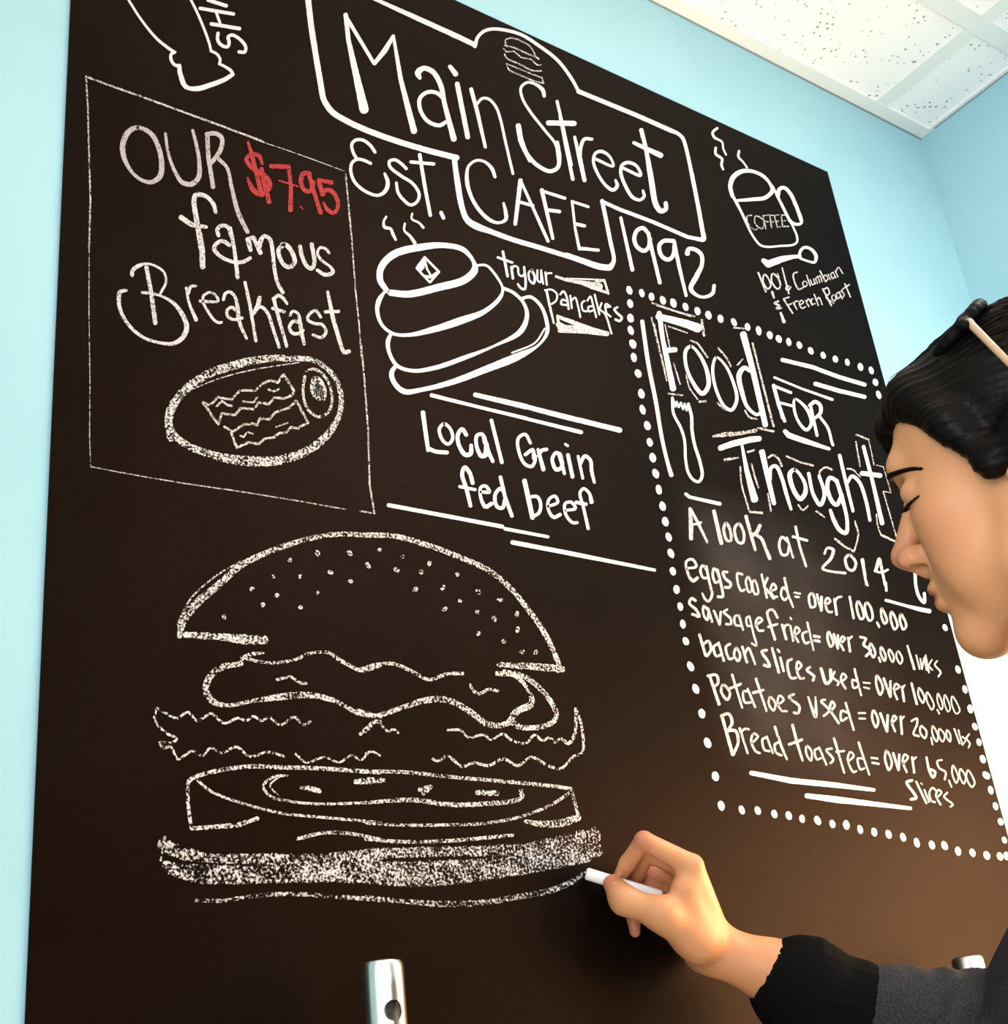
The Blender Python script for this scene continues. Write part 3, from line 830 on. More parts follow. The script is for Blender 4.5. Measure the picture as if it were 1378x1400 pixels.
~ 16 695,660 690,710 725,750 735,700 695,660
- 14 770,745 780,800
~ 14 780,660 780,720 810,775 820,730 780,660
~ 14 830,680 825,730 855,775 870,730 830,680
~ 14 885,690 885,740 910,775 910,720 885,690
- 14 940,680 980,790
- 14 970,690 1000,800
~ 14 1000,740 1025,760 1000,800
~ 14 1050,720 1030,750 1055,790 1045,820
- 14 270,340 320,345
- 14 275,375 315,385
- 16 235,565 285,565
- 16 240,605 285,605
- 18 330,895 375,900
- 18 335,930 385,940
~ 20 440,840 430,900 460,985 480,930 440,840
- 22 490,860 530,985 535,870
~ 18 560,940 600,890 575,870 560,920 590,1000
- 20 630,890 645,1005
~ 16 635,910 660,890
~ 18 735,890 760,1000,22 785,1040 800,1000 770,980
~ 16 850,910 815,920 830,970 875,1000 870,1055
- 14 900,1060 920,1110
~ 14 930,950 925,1010 955,1080 970,1040 930,950
~ 14 985,975 980,1030 1010,1085 1025,1040 985,975
~ 14 1040,985 1030,1040 1070,1110 1090,1080 1040,985
~ 24 630,1060 590,1075 640,1150 660,1190 620,1200
- 18 660,1070 735,1230
- 16 720,1130 755,1220
- 12 695,1080 705,1090
~ 16 805,1135 780,1115 757,1150 772,1210 800,1222
~ 16 810,1190 845,1150 825,1130 805,1170 840,1240
~ 16 890,1150 865,1180 930,1240 910,1255
~ 18 60,260 45,300 90,340 80,360
~ 18 115,330 145,300 120,275 105,320 140,385
~ 18 220,330 190,320 200,380 230,370
- 20 205,240 255,435,16
~ 20 30,550 60,510 40,480 25,530 90,640
~ 20 150,560 110,550 110,620 150,600
- 20 140,490 200,690,18
- 22 55,750 130,1005,18
- 18 70,850 130,845
~ 18 160,920 200,880 175,850 155,910 200,1000 220,990
~ 18 270,900 230,900 250,980 280,970
- 20 235,780 315,1020,16
@statistics_lettering Y
- 28 270,345,24 340,555,28
~ 24 255,345 320,340 330,400 295,430
~ 22 370,410 355,460 400,520 420,470 370,410
- 22 435,335 510,580,18
- 24 410,440 500,405
~ 20 560,460 520,460 530,540 575,540
- 20 550,440 605,575
- 22 610,365 690,605,18
- 24 590,470 665,450
~ 18 715,500 705,550 740,600 755,550 715,500
~ 18 770,560 815,520 785,490 770,540 800,600 840,605
~ 22 890,480 855,500 930,570 920,620 890,615
~ 20 995,500,16 1050,645,28 1050,500,16
~ 20 1120,520 1090,530 1150,600 1110,640
- 28 360,640,26 440,925,30
~ 26 355,640 410,625 435,690 410,740
~ 26 400,750 460,750 480,830 445,925
- 22 490,730 550,915,18
~ 20 500,760 530,735 560,740
~ 20 580,840 625,790 595,770 575,820 610,900 640,915
~ 20 690,800 660,810 675,890 710,900
- 18 690,790 735,915
~ 22 790,830 750,850 760,910 800,930
- 22 750,720 800,870 840,960,18
- 24 880,705 920,860 955,970,18
- 24 855,850 950,815
~ 18 985,860 980,910 1015,970 1020,900 985,860
~ 18 1070,880 1045,890 1060,960 1090,950
- 18 1075,870 1130,1000
~ 20 1170,880 1130,890 1180,960 1160,990
@top_bun_drawing b
~ 50 195,690,36 215,600,56 290,500,60 420,390,50 560,270,44 700,200,40 900,130,36 1100,90,34 1378,95,34
~ 12 180,620 260,470 400,340 560,245
- 50 230,680,44 420,690,50 560,705,70 700,710,60
. 30 845,240 1008,200 1198,198 750,335 905,337 1083,312 1305,272 1203,365 622,408 770,447 1012,432 687,503 908,518 458,573
@top_bun_drawing c
~ 36 0,90 200,95 400,150 600,225 740,290 860,385 980,530 1080,680 1150,840,34
- 44 800,830,34 1000,840,46 1165,855,50
. 28 122,175 252,213 405,252 218,290 357,300 563,315 325,400 482,390 685,413 580,465 810,460 493,513 680,530 778,568 905,542 908,630 685,652 830,697 933,757 1012,760
@patty_drawing b
~ 30 690,785,18 600,800,30 560,830,30
~ 30 560,850,36 450,870,44 380,920,46 350,1000,44 390,1070,44 470,1095,30 650,1065,30 800,1045,50 960,1035,44 1100,1065,34 1250,1140,34 1378,1160,34
~ 22 560,810 650,835 750,845 880,825 960,790 1070,785 1150,835,26 1270,890,26 1378,860
- 20 765,945 850,925 910,965 945,965
@patty_drawing c
~ 30 0,860,24 100,830 200,825 300,865 400,915 500,885 595,880,26
~ 34 0,1095 100,1120 250,1075 400,1030,44 520,1035,40 640,1100 740,1170,40 850,1165,40 900,1100,46 980,1060,46 990,1030,36 960,960,26 890,890,34 790,880,34
~ 24 830,870,34 940,895 1040,970 1110,1060 1130,1130 1090,1170,36 1000,1190 920,1185 880,1160
~ 22 635,945 680,995 750,970 795,980
@lettuce_drawing d
~ 18 60,120 130,160 180,180 245,145 300,195 380,155 460,210 540,180 590,195 630,170 680,195 720,175 790,220 870,175 930,220 965,200
~ 18 60,120 50,190 120,270 180,300 150,325 80,325 100,355 145,350 185,420 270,375 330,400 380,355 440,385 530,350 610,405 715,380 810,405
~ 16 880,390 940,440 1050,410 1135,440 1210,400 1265,425 1320,375 1378,400
- 20 1260,275,26 1340,200 1378,200
@lettuce_drawing e
~ 15 0,240 60,185 120,235 150,225 175,245
~ 14 0,355 30,345 75,365
~ 16 440,230 510,230 555,270 600,260 640,255 670,280 740,250 780,280 860,300 910,255 950,285 990,270 1020,295 1050,275 1090,300,22 1125,250 1130,115
~ 18 1130,115 1160,200 1165,350 1120,370 1050,435 980,420 890,375 820,420 740,385 660,420 580,405 520,425 440,370 390,395 360,385
@tomato_drawing d
~ 26 240,560,30 280,530 420,490 600,465 800,470 1000,475 1378,500
- 28 245,560,26 245,680 265,830
- 28 270,830,30 540,810,34 655,770,30
~ 20 300,545 380,610 560,680 800,740 1050,765 1378,795
~ 20 830,515 740,530 690,580 730,640 850,670 1000,685 1378,675
~ 12 790,520 730,575 780,640
- 22 910,590 1020,615
- 16 930,580 1020,600 1025,615
- 40 1230,555,34 1300,550,50 1378,545,40
@tomato_drawing e
~ 24 0,450 200,455 450,480 800,510 1000,530 1105,545
- 22 1105,545 1145,690
~ 50 860,720,24 950,735,44 1050,730,50 1145,700,44
~ 20 1100,565 1000,630 850,690 650,730 400,740 200,740 0,730
~ 22 0,620 250,605,30 450,630,30 650,625 800,610 840,590 835,555
- 30 290,550 350,535 310,570
- 34 600,565 710,570
- 26 0,505 100,500
@tomato_drawing d
~ 26 890,890 1050,855 1200,860 1378,895
@tomato_drawing e
~ 24 0,815 200,830 450,825 790,795
@bottom_bun_drawing d
~ 14 80,910 110,880 85,1020
~ 80 90,920,70 200,970,90 350,1000,60 700,1010,70 1000,1010,70 1378,985,80
~ 90 110,1040,50 200,1070,70 400,1080,80 700,1085,80 1000,1080,110 1378,1070,110
~ 50 130,1080,40 300,1130,44 500,1130,60 900,1120,60 1378,1120,70
~ 26 290,1252 450,1255,24 600,1230,26 850,1215,28 1100,1230 1378,1250,30
@bottom_bun_drawing e
~ 60 0,895 300,885 600,880 900,865,80 1100,840,110 1230,800,100
~ 90 0,970,80 300,975,90 600,960,80 900,925,60 1250,880,70
~ 70 0,1030,60 300,1040,70 600,1010,70 900,970,60 1200,920,40
- 18 1230,755 1265,885
~ 28 0,1130 200,1150 400,1165,34 600,1160 800,1130 1000,1090 1100,1050 1195,985,22
@food_rules S
~ 34 175,370,40 230,750 290,1050 345,1378,36 395,1590,36 425,1690,44
@breakfast_box 0
- 1.9 122,335 121.5,420 123,520 122.5,600 124,637
- 2.2 124,638 160,645 210,654
@dotted_border 0
. 4.2 1224,612 1236,652 1247,694 1258,734 1270,778 1281,818 1292,858
@sign_outline 0
~ 8 417,-4 413,-30 420,-46 436,-40
- 7 434,-41 514,-1
@shake_drawing 0
~ 4 175,-2 160,-28 150,-62
~ 4 260,-2 246,-36 236,-78
"""
PART_STYLE = {'shake_drawing': ('bold', 'chalk outline of a bottle'), 'shake_lettering': ('bold', 'sideways chalk letters SH'),
    'breakfast_box': ('thin', 'thin dotted chalk frame'), 'breakfast_lettering': ('soft', 'chalk lettering OUR famous Breakfast'),
    'price_lettering': ('red', 'red chalk price $7.95'), 'plate_drawing': ('dusty', 'chalk oval plate with an egg'),
    'bacon_drawing': ('thin', 'chalk wavy bacon strips'), 'sign_outline': ('bold', 'chalk outline of the shop sign'),
    'sign_lettering': ('bold', 'chalk lettering Main Street CAFE'), 'sign_burger_drawing': ('thin', 'tiny chalk burger'),
    'date_lettering': ('bold', 'chalk lettering Est. 1992'), 'pancake_drawing': ('bold', 'chalk pancake stack with butter'),
    'pancake_lettering': ('bold', 'small chalk lettering try our pancakes'), 'pancake_flourish': ('soft', 'chalk wedge flourishes'),
    'coffee_drawing': ('bold', 'chalk coffee cup with steam'), 'cup_lettering': ('thin', 'thin chalk word COFFEE'),
    'spoon_drawing': ('bold', 'chalk spoon'), 'coffee_lettering': ('soft', 'small chalk lettering 100% Columbian & French Roast'),
    'beef_rules': ('bold', 'ruled chalk lines'), 'beef_lettering': ('bold', 'chalk lettering Local Grain fed beef'),
    'dotted_border': ('bold', 'border of chalk dots'), 'food_lettering': ('bold', 'chalk lettering Food FOR Thought'),
    'food_rules': ('bold', 'chalk rules and dashes'), 'food_highlights': ('thin', 'thin chalk shadow line'),
    'fork_drawing': ('bold', 'chalk fork'), 'statistics_lettering': ('soft', 'small chalk list of amounts'),
    'top_bun_drawing': ('dusty', 'chalk sesame bun top'), 'patty_drawing': ('dusty', 'chalk patty and melted cheese'),
    'lettuce_drawing': ('dusty', 'chalk frilled lettuce'), 'tomato_drawing': ('dusty', 'chalk tomato slice'),
    'bottom_bun_drawing': ('grain', 'grainy chalk bottom bun')}
def catmull(P, step=1.2):
    P = np.array(P, float); n = len(P)
    if n < 3: return densify(P, step)
    closed = np.hypot(*(P[0, :2] - P[-1, :2])) < 0.6
    Q = [P[-2] if closed else 2 * P[0] - P[1]] + list(P) + [P[1] if closed else 2 * P[-1] - P[-2]]
    out = []
    for i in range(n - 1):
        p0, p1, p2, p3 = Q[i:i + 4]
        # centripetal spacing keeps hand-drawn curves free of overshoot
        t = [0.0]
        for a, b in ((p0, p1), (p1, p2), (p2, p3)): t.append(t[-1] + max(np.hypot(*(a[:2] - b[:2])), 1e-3) ** 0.5)
        k = max(2, int(np.hypot(*(p2[:2] - p1[:2])) / step))
        for s in np.linspace(t[1], t[2], k, endpoint=False):
            f = lambda a, b, u, v: ((v - s) * a + (s - u) * b) / (v - u)
            a1, a2, a3 = f(p0, p1, t[0], t[1]), f(p1, p2, t[1], t[2]), f(p2, p3, t[2], t[3])
            out.append(f(f(a1, a2, t[0], t[2]), f(a2, a3, t[1], t[3]), t[1], t[2]))
    out.append(P[-1])
    return np.array(out)
def densify(P, step=2.5):
    P = np.array(P, float); out = []
    for a, b in zip(P[:-1], P[1:]):
        k = max(2, int(np.hypot(*(b[:2] - a[:2])) / step))
        for s in range(k): out.append(a + (b - a) * s / k)
    out.append(P[-1]); return np.array(out)
def ribbon(P, V, F, y, wob):
    # P: (px, py, width) rows -> a flat chalk mark lying on the board
    n = len(P)
    T = np.gradient(P[:, :2], axis=0); T /= (np.hypot(T[:, 0], T[:, 1])[:, None] + 1e-9)
    Nn = np.stack([-T[:, 1], T[:, 0]], 1); base = len(V)
    hw = P[:, 2] / 2
    jl = np.array([1 + wob * rnd.uniform(-1, 1) for _ in range(n)]); jr = np.array([1 + wob * rnd.uniform(-1, 1) for _ in range(n)])
    for i in range(n):
        for s, j in ((1, jl[i]), (-1, jr[i])):
            q = P[i, :2] + Nn[i] * s * hw[i] * j; V.append(on_plane_y(q[0], q[1], y))
    for i in range(n - 1): a = base + 2 * i; F.append((a, a + 1, a + 3, a + 2))
    for i, sg in ((0, -1), (n - 1, 1)):
        c = len(V); V.append(on_plane_y(P[i, 0], P[i, 1], y)); ring = []
        for k in range(7):
            an = -math.pi / 2 + math.pi * k / 6
            q = P[i, :2] + hw[i] * (T[i] * sg * math.cos(an) * 0.8 + Nn[i] * math.sin(an) * 0.97)
            ring.append(len(V)); V.append(on_plane_y(q[0], q[1], y))
        for k in range(6): F.append((c, ring[k], ring[k + 1]))
# words inside one block of lettering: reading, and the line each stands on in the tracing
WORDS = {'breakfast_lettering': [('OUR', 170, 215, 320, 250), ('famous', 265, 325, 450, 375), ('Breakfast', 175, 420, 470, 440)],
    'sign_lettering': [('Main', 480, 90, 690, 190), ('Street', 735, 170, 900, 235), ('CAFE', 645, 270, 805, 312)],
    'date_lettering': [('Est.', 480, 225, 605, 290), ('1992', 850, 330, 970, 370)],
    'pancake_lettering': [('try', 680, 360, 712, 378), ('our', 728, 378, 752, 386), ('pancakes', 752, 400, 848, 436)],
    'coffee_lettering': [('100%', 1040, 388, 1080, 400), ('Columbian', 1086, 388, 1150, 370), ('&', 1057, 408, 1070, 436), ('French', 1075, 418, 1124, 416), ('Roast', 1130, 405, 1160, 398)],
    'beef_lettering': [('Local', 578, 600, 690, 622), ('Grain', 715, 615, 815, 650), ('fed', 632, 662, 698, 700), ('beef', 718, 680, 806, 712)],
    'food_lettering': [('Food', 910, 490, 1040, 525), ('FOR', 1070, 555, 1132, 575), ('Thought', 1000, 640, 1210, 668)],
    'pancake_flourish': [('upper', 760, 382, 830, 392), ('lower', 765, 440, 830, 460)],
    'statistics_lettering': [('A look at 2014', 945, 718, 1215, 795), ('eggs cooked = over 100,000', 945, 785, 1240, 850), ('Sausage fried = over 30,000 links', 950, 835, 1285, 915),
        ('bacon slices used = over 100,000', 960, 882, 1310, 965), ('Potatoes used = over 20,000 lbs', 975, 938, 1325, 1008), ('Bread toasted = over 65,000', 995, 1000, 1330, 1062), ('slices', 1245, 1080, 1300, 1095)]}
def seg_dist(px, py, s):
    ax, ay, bx, by = s[1:]; t = max(0, min(1, ((px - ax) * (bx - ax) + (py - ay) * (by - ay)) / ((bx - ax) ** 2 + (by - ay) ** 2)))
    return math.hypot(px - ax - t * (bx - ax), py - ay - t * (by - ay))
geo = {}; part = crop = None; nstroke = 0
THICK = {'dusty': 0.80, 'grain': 0.88, 'thin': 0.85, 'bold': 0.86, 'soft': 0.84, 'red': 0.84}
for line in STROKES.strip().splitlines():
    if line[0] == '@': part, crop = line[1:].split(); continue
    mode, w, *pts = line.split()
    ox, oy, s = CROPS[crop]; style = PART_STYLE[part][0]
    cw = float(w); P = []
    for p in pts:
        a = [float(t) for t in p.split(',')]
        if len(a) > 2: cw = a[2]
        P.append((ox + a[0] / s, oy + a[1] / s, max(cw / s * (1.3 if part == 'dotted_border' else 1) * THICK[style] * (0.7 if part == 'breakfast_box' else 1), 1.15)))
    nstroke += 1
    word = None
    if part in WORDS:
        mx_, my_ = np.mean([p[0] for p in P]), np.mean([p[1] for p in P])
        word = min(WORDS[part], key=lambda s_: seg_dist(mx_, my_, s_))[0]
    elif part in ('beef_rules', 'food_rules', 'food_highlights'): word = nstroke
    wob = {'bold': 0.05, 'soft': 0.07, 'dusty': 0.16, 'grain': 0.2, 'thin': 0.22, 'red': 0.10}[style]
    if mode != '.':
        V, F = geo.setdefault((part, word), ([], []))
        runs = [catmull(P)] if mode == '~' else [densify([a, b]) for a, b in zip(P[:-1], P[1:]) if abs(a[0] - b[0]) + abs(a[1] - b[1]) > 0.5]
        for R_ in runs:
            nstroke += 1; ribbon(R_, V, F, -0.0002 - 0.000006 * (nstroke % 50), wob)
    else:
        for (px, py, w) in P:
            nstroke += 1
            V, F = geo.setdefault((part, nstroke if part == 'dotted_border' else None), ([], []))
            y = -0.0002 - 0.000006 * (nstroke % 50)
            c = len(V); V.append(on_plane_y(px, py, y)); ring = []
            h = w * rnd.uniform(0.95, 1.15); b = w * rnd.uniform(0.62, 0.74); an0 = math.radians(rnd.uniform(62, 78))
            if part == 'top_bun_drawing': h, b, an0 = w * rnd.uniform(0.5, 0.9), w * rnd.uniform(0.45, 0.6), rnd.uniform(0, 3)
            for k in range(14):
                an = 2 * math.pi * k / 14; r = 1 + rnd.uniform(-0.06, 0.06)
                u, v = h * math.cos(an) * r, b * math.sin(an) * r
                q = (px + u * math.cos(an0) - v * math.sin(an0), py + u * math.sin(an0) + v * math.cos(an0))
                ring.append(len(V)); V.append(on_plane_y(q[0], q[1], y))
            for k in range(14): F.append((c, ring[k], ring[(k + 1) % 14]))
RENAME = {'dotted_border': 'chalk_dot', 'beef_rules': 'ruled_line', 'food_rules': 'ruled_line', 'food_highlights': 'shadow_line'}
for (part, word), (V, F) in geo.items():
    st, lab = PART_STYLE[part]
    o = add(RENAME.get(part, part), V, F, CH['worn' if word == 'OUR' else st], board)
    if part in WORDS: lab = lab + ', ' + word if part == 'pancake_flourish' else ('small ' if part in ('coffee_lettering', 'statistics_lettering', 'pancake_lettering') else '') + 'chalk writing ' + word
    if part != 'dotted_border': tag(o, lab)

# wiped chalk dust left on the board around the list of amounts
M_dust = bpy.data.materials.new('chalk dust'); M_dust.use_nodes = True
nt = M_dust.node_tree; bsdf(M_dust).inputs['Base Color'].default_value = (0.5, 0.47, 0.48, 1); bsdf(M_dust).inputs['Roughness'].default_value = 1.0
da = N(M_dust, 'ShaderNodeAttribute'); da.attribute_name = 'dust'
dn = N(M_dust, 'ShaderNodeTexNoise'); dn.inputs['Scale'].default_value = 14; dn.inputs['Detail'].default_value = 6
dt = N(M_dust, 'ShaderNodeTexCoord'); L(M_dust, dt.outputs['Object'], dn.inputs['Vector'])
dm = N(M_dust, 'ShaderNodeMath', operation='MULTIPLY'); L(M_dust, da.outputs['Fac'], dm.inputs[0]); L(M_dust, dn.outputs['Fac'], dm.inputs[1])
dx = N(M_dust, 'ShaderNodeMixShader'); dtr = N(M_dust, 'ShaderNodeBsdfTransparent')
L(M_dust, dm.outputs[0], dx.inputs['Fac']); L(M_dust, dtr.outputs['BSDF'], dx.inputs[1]); L(M_dust, bsdf(M_dust).outputs['BSDF'], dx.inputs[2])
L(M_dust, dx.outputs['Shader'], nt.nodes['Material Output'].inputs['Surface'])
V, F, A = [], [], []
for i in range(21):
    for j in range(21):
        u, v = i / 20, j / 20
        left = np.array([905, 640]) * (1 - v) + np.array([985, 1060]) * v; right = np.array([1200, 720]) * (1 - v) + np.array([1310, 1110]) * v
        q = left * (1 - u) + right * u; V.append(on_plane_y(q[0], q[1], -0.00012))
        A.append(0.055 * min(1, 4 * u, 2 * (1 - u)) * min(1, 5 * v, 5 * (1 - v)) * (1.5 - 0.9 * u))
for i in range(20):
    for j in range(20): F.append((21 * i + j, 21 * i + j + 1, 21 * i + 22 + j, 21 * i + 21 + j))
du = add('chalk_dust', V, F, M_dust, board); tag(du, 'faint wiped chalk dust')
ua = du.data.attributes.new('dust', 'FLOAT', 'POINT'); ua.data.foreach_set('value', A)

# ------------------------------------------------------------------ smooth body modelling: blended solids turned into one mesh
def cap(a, b, ra, rb, k=0.003, op='+'):
    a, b = np.asarray(a, float), np.asarray(b, float)
    return dict(t='c', a=a, b=b, ra=ra, rb=rb, k=k, op=op, c=(a + b) / 2, R=np.linalg.norm(b - a) / 2 + max(ra, rb))
def ell(c, r, k=0.003, op='+', rot=None):
    r = np.asarray(r, float)
    return dict(t='e', c=np.asarray(c, float), r=r, k=k, op=op, rot=np.eye(3) if rot is None else rot, R=r.max())
def prim_d(p, X):
    if p['t'] == 'c':
        ab = p['b'] - p['a']; t = np.clip((X - p['a']) @ ab / max(ab @ ab, 1e-12), 0, 1)
        return np.linalg.norm(X - p['a'] - t[:, None] * ab, axis=1) - (p['ra'] + (p['rb'] - p['ra']) * t)
    q = (X - p['c']) @ p['rot']
    k0 = np.linalg.norm(q / p['r'], axis=1); k1 = np.linalg.norm(q / p['r'] ** 2, axis=1)
    return np.where(k0 < 1e-6, -p['r'].min(), k0 * (k0 - 1) / np.maximum(k1, 1e-9))
def field(prims, X, fn=None):
    d = np.full(len(X), 1e3)
    for p in prims:
        e = prim_d(p, X); k = p['k']
        if p['op'] == '+':
            h = np.maximum(k - np.abs(d - e), 0) / k; d = np.minimum(d, e) - h * h * k / 4
        else:
            h = np.maximum(k - np.abs(d + e), 0) / k; d = np.maximum(d, -e) + h * h * k / 4
    return d + fn(X) if fn is not None else d
def solid(prims, vox, fn=None, n=16):
    lo = np.min([p['c'] - p['R'] for p in prims if p['op'] == '+'], 0) - 0.02
    hi = np.max([p['c'] + p['R'] for p in prims if p['op'] == '+'], 0) + 0.02
    nb = np.ceil((hi - lo) / (vox * n)).astype(int); half = vox * n * 0.5 * math.sqrt(3)
    g = np.stack(np.meshgrid(*[np.arange(k) for k in nb], indexing='ij'), -1).reshape(-1, 3)
    ctr = lo + (g + 0.5) * vox * n
    dc = np.abs(field(prims, ctr)); g = g[dc < half * 1.7 + 0.006]; ctr = lo + (g + 0.5) * vox * n
    off = np.stack(np.meshgrid(*[np.arange(-1, n + 1)] * 3, indexing='ij'), -1)
    M = 4096; keys = []; pos = []; quads = []
    for b, c in zip(g, ctr):
        sel = [p for p in prims if np.linalg.norm(p['c'] - c) < p['R'] + half * 1.3 + p['k'] + 0.004]
        if not any(p['op'] == '+' for p in sel): continue
        idx = off + b * n; X = lo + idx.reshape(-1, 3) * vox
        D = field(sel, X, fn).reshape(n + 2, n + 2, n + 2); S = D < 0
        if S.all() or not S.any(): continue
        # one vertex per cell that the surface crosses
        acc = np.zeros((n + 1, n + 1, n + 1, 3)); cnt = np.zeros((n + 1, n + 1, n + 1))
        for ax in range(3):
            for o1 in (0, 1):
                for o2 in (0, 1):
                    sl = [None] * 3; oth = [a for a in range(3) if a != ax]
                    sl[ax] = slice(0, n + 1); sl[oth[0]] = slice(o1, o1 + n + 1); sl[oth[1]] = slice(o2, o2 + n + 1)
                    s2 = list(sl); s2[ax] = slice(1, n + 2); A, B = D[tuple(sl)], D[tuple(s2)]
                    cr = (A < 0) != (B < 0); t = np.where(cr, A / np.where(cr, A - B, 1), 0)
                    v = np.zeros(acc.shape); v[..., ax] = t; v[..., oth[0]] = o1; v[..., oth[1]] = o2
                    acc += v * cr[..., None]; cnt += cr
        ok = cnt > 0; cell = idx[:-1, :-1, :-1] + 1
        kk = (cell[..., 0] * M + cell[..., 1]) * M + cell[..., 2]
        keys.append(kk[ok]); pos.append(lo + (idx[:-1, :-1, :-1][ok] + acc[ok] / cnt[ok][:, None]) * vox)
        for ax in range(3):
            u, w = [(1, 2), (2, 0), (0, 1)][ax]
            a = S[1:n + 1, 1:n + 1, 1:n + 1]; sl = [slice(1, n + 1)] * 3; sl[ax] = slice(2, n + 2); bb = S[tuple(sl)]
            for flip in (0, 1):
                e = np.argwhere((a & ~bb) if not flip else (~a & bb)) + 1
                if not len(e): continue
                def key(du, dw):
                    q = e.copy(); q[:, u] += du; q[:, w] += dw; return kk[q[:, 0], q[:, 1], q[:, 2]]
                Q = np.stack([key(-1, -1), key(0, -1), key(0, 0), key(-1, 0)], 1)
                quads.append(Q[:, ::-1] if flip else Q)
    keys = np.concatenate(keys); pos = np.concatenate(pos); quads = np.concatenate(quads)
    uk, fi = np.unique(keys, return_index=True)
    return pos[fi], np.searchsorted(uk, quads)
def solid_obj(name, prims, vox, m, parent=None, fn=None):
    V, F = solid(prims, vox, fn)
    me = bpy.data.meshes.new(name)
    me.vertices.add(len(V)); me.vertices.foreach_set('co', V.astype(np.float32).ravel())
    me.loops.add(4 * len(F)); me.loops.foreach_set('vertex_index', F.astype(np.int32).ravel())
    me.polygons.add(len(F)); me.polygons.foreach_set('loop_start', np.arange(0, 4 * len(F), 4, dtype=np.int32))
    me.polygons.foreach_set('use_smooth', [True] * len(F))
    me.update(calc_edges=True); me.validate()
    me.materials.append(m)
    o = bpy.data.objects.new(name, me); COL.objects.link(o)
    if parent: keep_world(o, parent)
    return o, V

# ------------------------------------------------------------------ the woman drawing on the board
HAZ, HPI, HRO = math.radians(107.6), math.radians(-1.2), math.radians(-8.8)
HC = np.array([0.7621, -0.5345, 1.6241]) + c2w([0.0045, -0.001, 0]); HS = 0.93e-3
hf = np.array([math.cos(HAZ) * math.cos(HPI), math.sin(HAZ) * math.cos(HPI), -math.sin(HPI)])
hl = np.array([-math.sin(HAZ), math.cos(HAZ), 0.0]); hu = np.cross(hf, hl)
hl2 = hl * math.cos(HRO) + hu * math.sin(HRO); hu2 = np.cross(hf, hl2)
HR = np.stack([hf, hl2, hu2], 1)                    # head frame: forward, left, up
def H(x, y, z): return HC + HR @ (np.array([x, y, z], float) * HS)
def hell(c, r, k, op='+', rot=None): return ell(H(*c), np.array(r, float) * HS, k * HS, op, HR if rot is None else HR @ rot)
def hcap(a, b, ra, rb, k, op='+'): return cap(H(*a), H(*b), ra * HS, rb * HS, k * HS, op)
def roty(deg):
    a = math.radians(deg); return np.array([[math.cos(a), 0, math.sin(a)], [0, 1, 0], [-math.sin(a), 0, math.cos(a)]])
person = empty('person', (0.98, -0.80, 0.0))
tag(person, 'dark-haired woman in a grey sweater leaning in and drawing on the chalkboard', 'person')

skin = [hell((1, 0, 48), (92, 72, 78), 10, rot=roty(9)), hell((44, 0, -15), (46, 54, 70), 24)]
for s in (-1, 1):
    skin += [hcap((6, 54 * s, 5), (14, 47 * s, -58), 14, 18, 20), hcap((14, 47 * s, -58), (66, 11 * s, -90), 18, 15, 20),
             hell((56, 38 * s, -10), (25, 23, 22), 22), hell((52, 36 * s, -44), (22, 18, 26), 22)]
skin += [hell((66, 0, -52), (27, 29, 28), 14), hell((67, 0, -91), (17, 21, 16), 16),
         hcap((84, -24, 37), (84, 24, 37), 12, 12, 14)]
for s in (-1, 1): skin.append(hell((95, 31 * s, 17), (14, 17, 11), 11, '-'))
skin += [hcap((83, 0, 26), (107, 0, -19), 7.5, 9.5, 7), hell((108, 0, -22), (10.5, 10, 9), 4)]
for s in (-1, 1):
    skin += [hell((99, 12 * s, -26), (12, 7, 9), 5), hell((77.5, 31 * s, 14), (12, 15.5, 11), 5),
             hell((-6, 73 * s, 2), (15, 6, 29), 5, rot=roty(12))]
skin += [hcap((106, 0, -28), (95, 0, -37), 5, 6, 5)]
for s in (-1, 1): skin.append(hell((101, 9 * s, -35), (6.5, 4, 7), 2, '-')); skin.append(hell((99, 13 * s, -35.5), (5.5, 4, 3.6), 2, '-')); skin.append(hcap((97, 20 * s, -12), (87, 21 * s, -36), 2.6, 3.2, 6, '-'))
skin += [hell((89, 0, -53), (9, 21, 6), 4), hell((86.5, 0, -64), (9.5, 18, 7), 4), hell((99, 0, -58.3), (7, 22, 1.5), 2, '-')]
for s in (-1, 1): skin.append(hell((92, 31 * s, 7.5), (6, 13, 1.8), 1.5, '-'))

# neck, shoulders and arms under the clothes
TF = np.array([math.cos(math.radians(135)), math.sin(math.radians(135)), 0.0]); TRt = np.array([TF[1], -TF[0], 0.0])
neck0 = HC - 0.06 * TF + np.array([0, 0, -0.135])
shR = neck0 + TRt * 0.165 + np.array([0, 0, -0.055]); shL = neck0 - TRt * 0.165 + np.array([0, 0, -0.055])
chest = neck0 - 0.03 * TF + np.array([0, 0, -0.20]); hip = neck0 - 0.13 * TF + np.array([0, 0, -0.54])
elbR = at(1404, 1418, 1.14)
skin += [cap(H(-10, 0, -40), neck0, 0.047, 0.050, 0.02), cap(neck0, shR, 0.045, 0.04, 0.03), cap(neck0, shL, 0.045, 0.04, 0.03),
         cap(neck0, chest, 0.06, 0.09, 0.04), cap(shR, elbR, 0.040, 0.034, 0.02)]
wr = at(975, 1297, 1.185)
fa1 = at(1062, 1331, 1.175)
fa2 = at(1185, 1380, 1.168)
skin += [cap(elbR, fa2, 0.034, 0.026, 0.01), cap(fa2, fa1, 0.026, 0.0262, 0.01), cap(fa1, wr, 0.0262, 0.0220, 0.016)]
def off_board(p, gap=0.011):
    p = np.array(p, float); p[1] = min(p[1], -gap); return p
# right hand: joints from thumb side (nearest) to little finger (nearest the board)
mcp = at(946, 1184, 1.168)
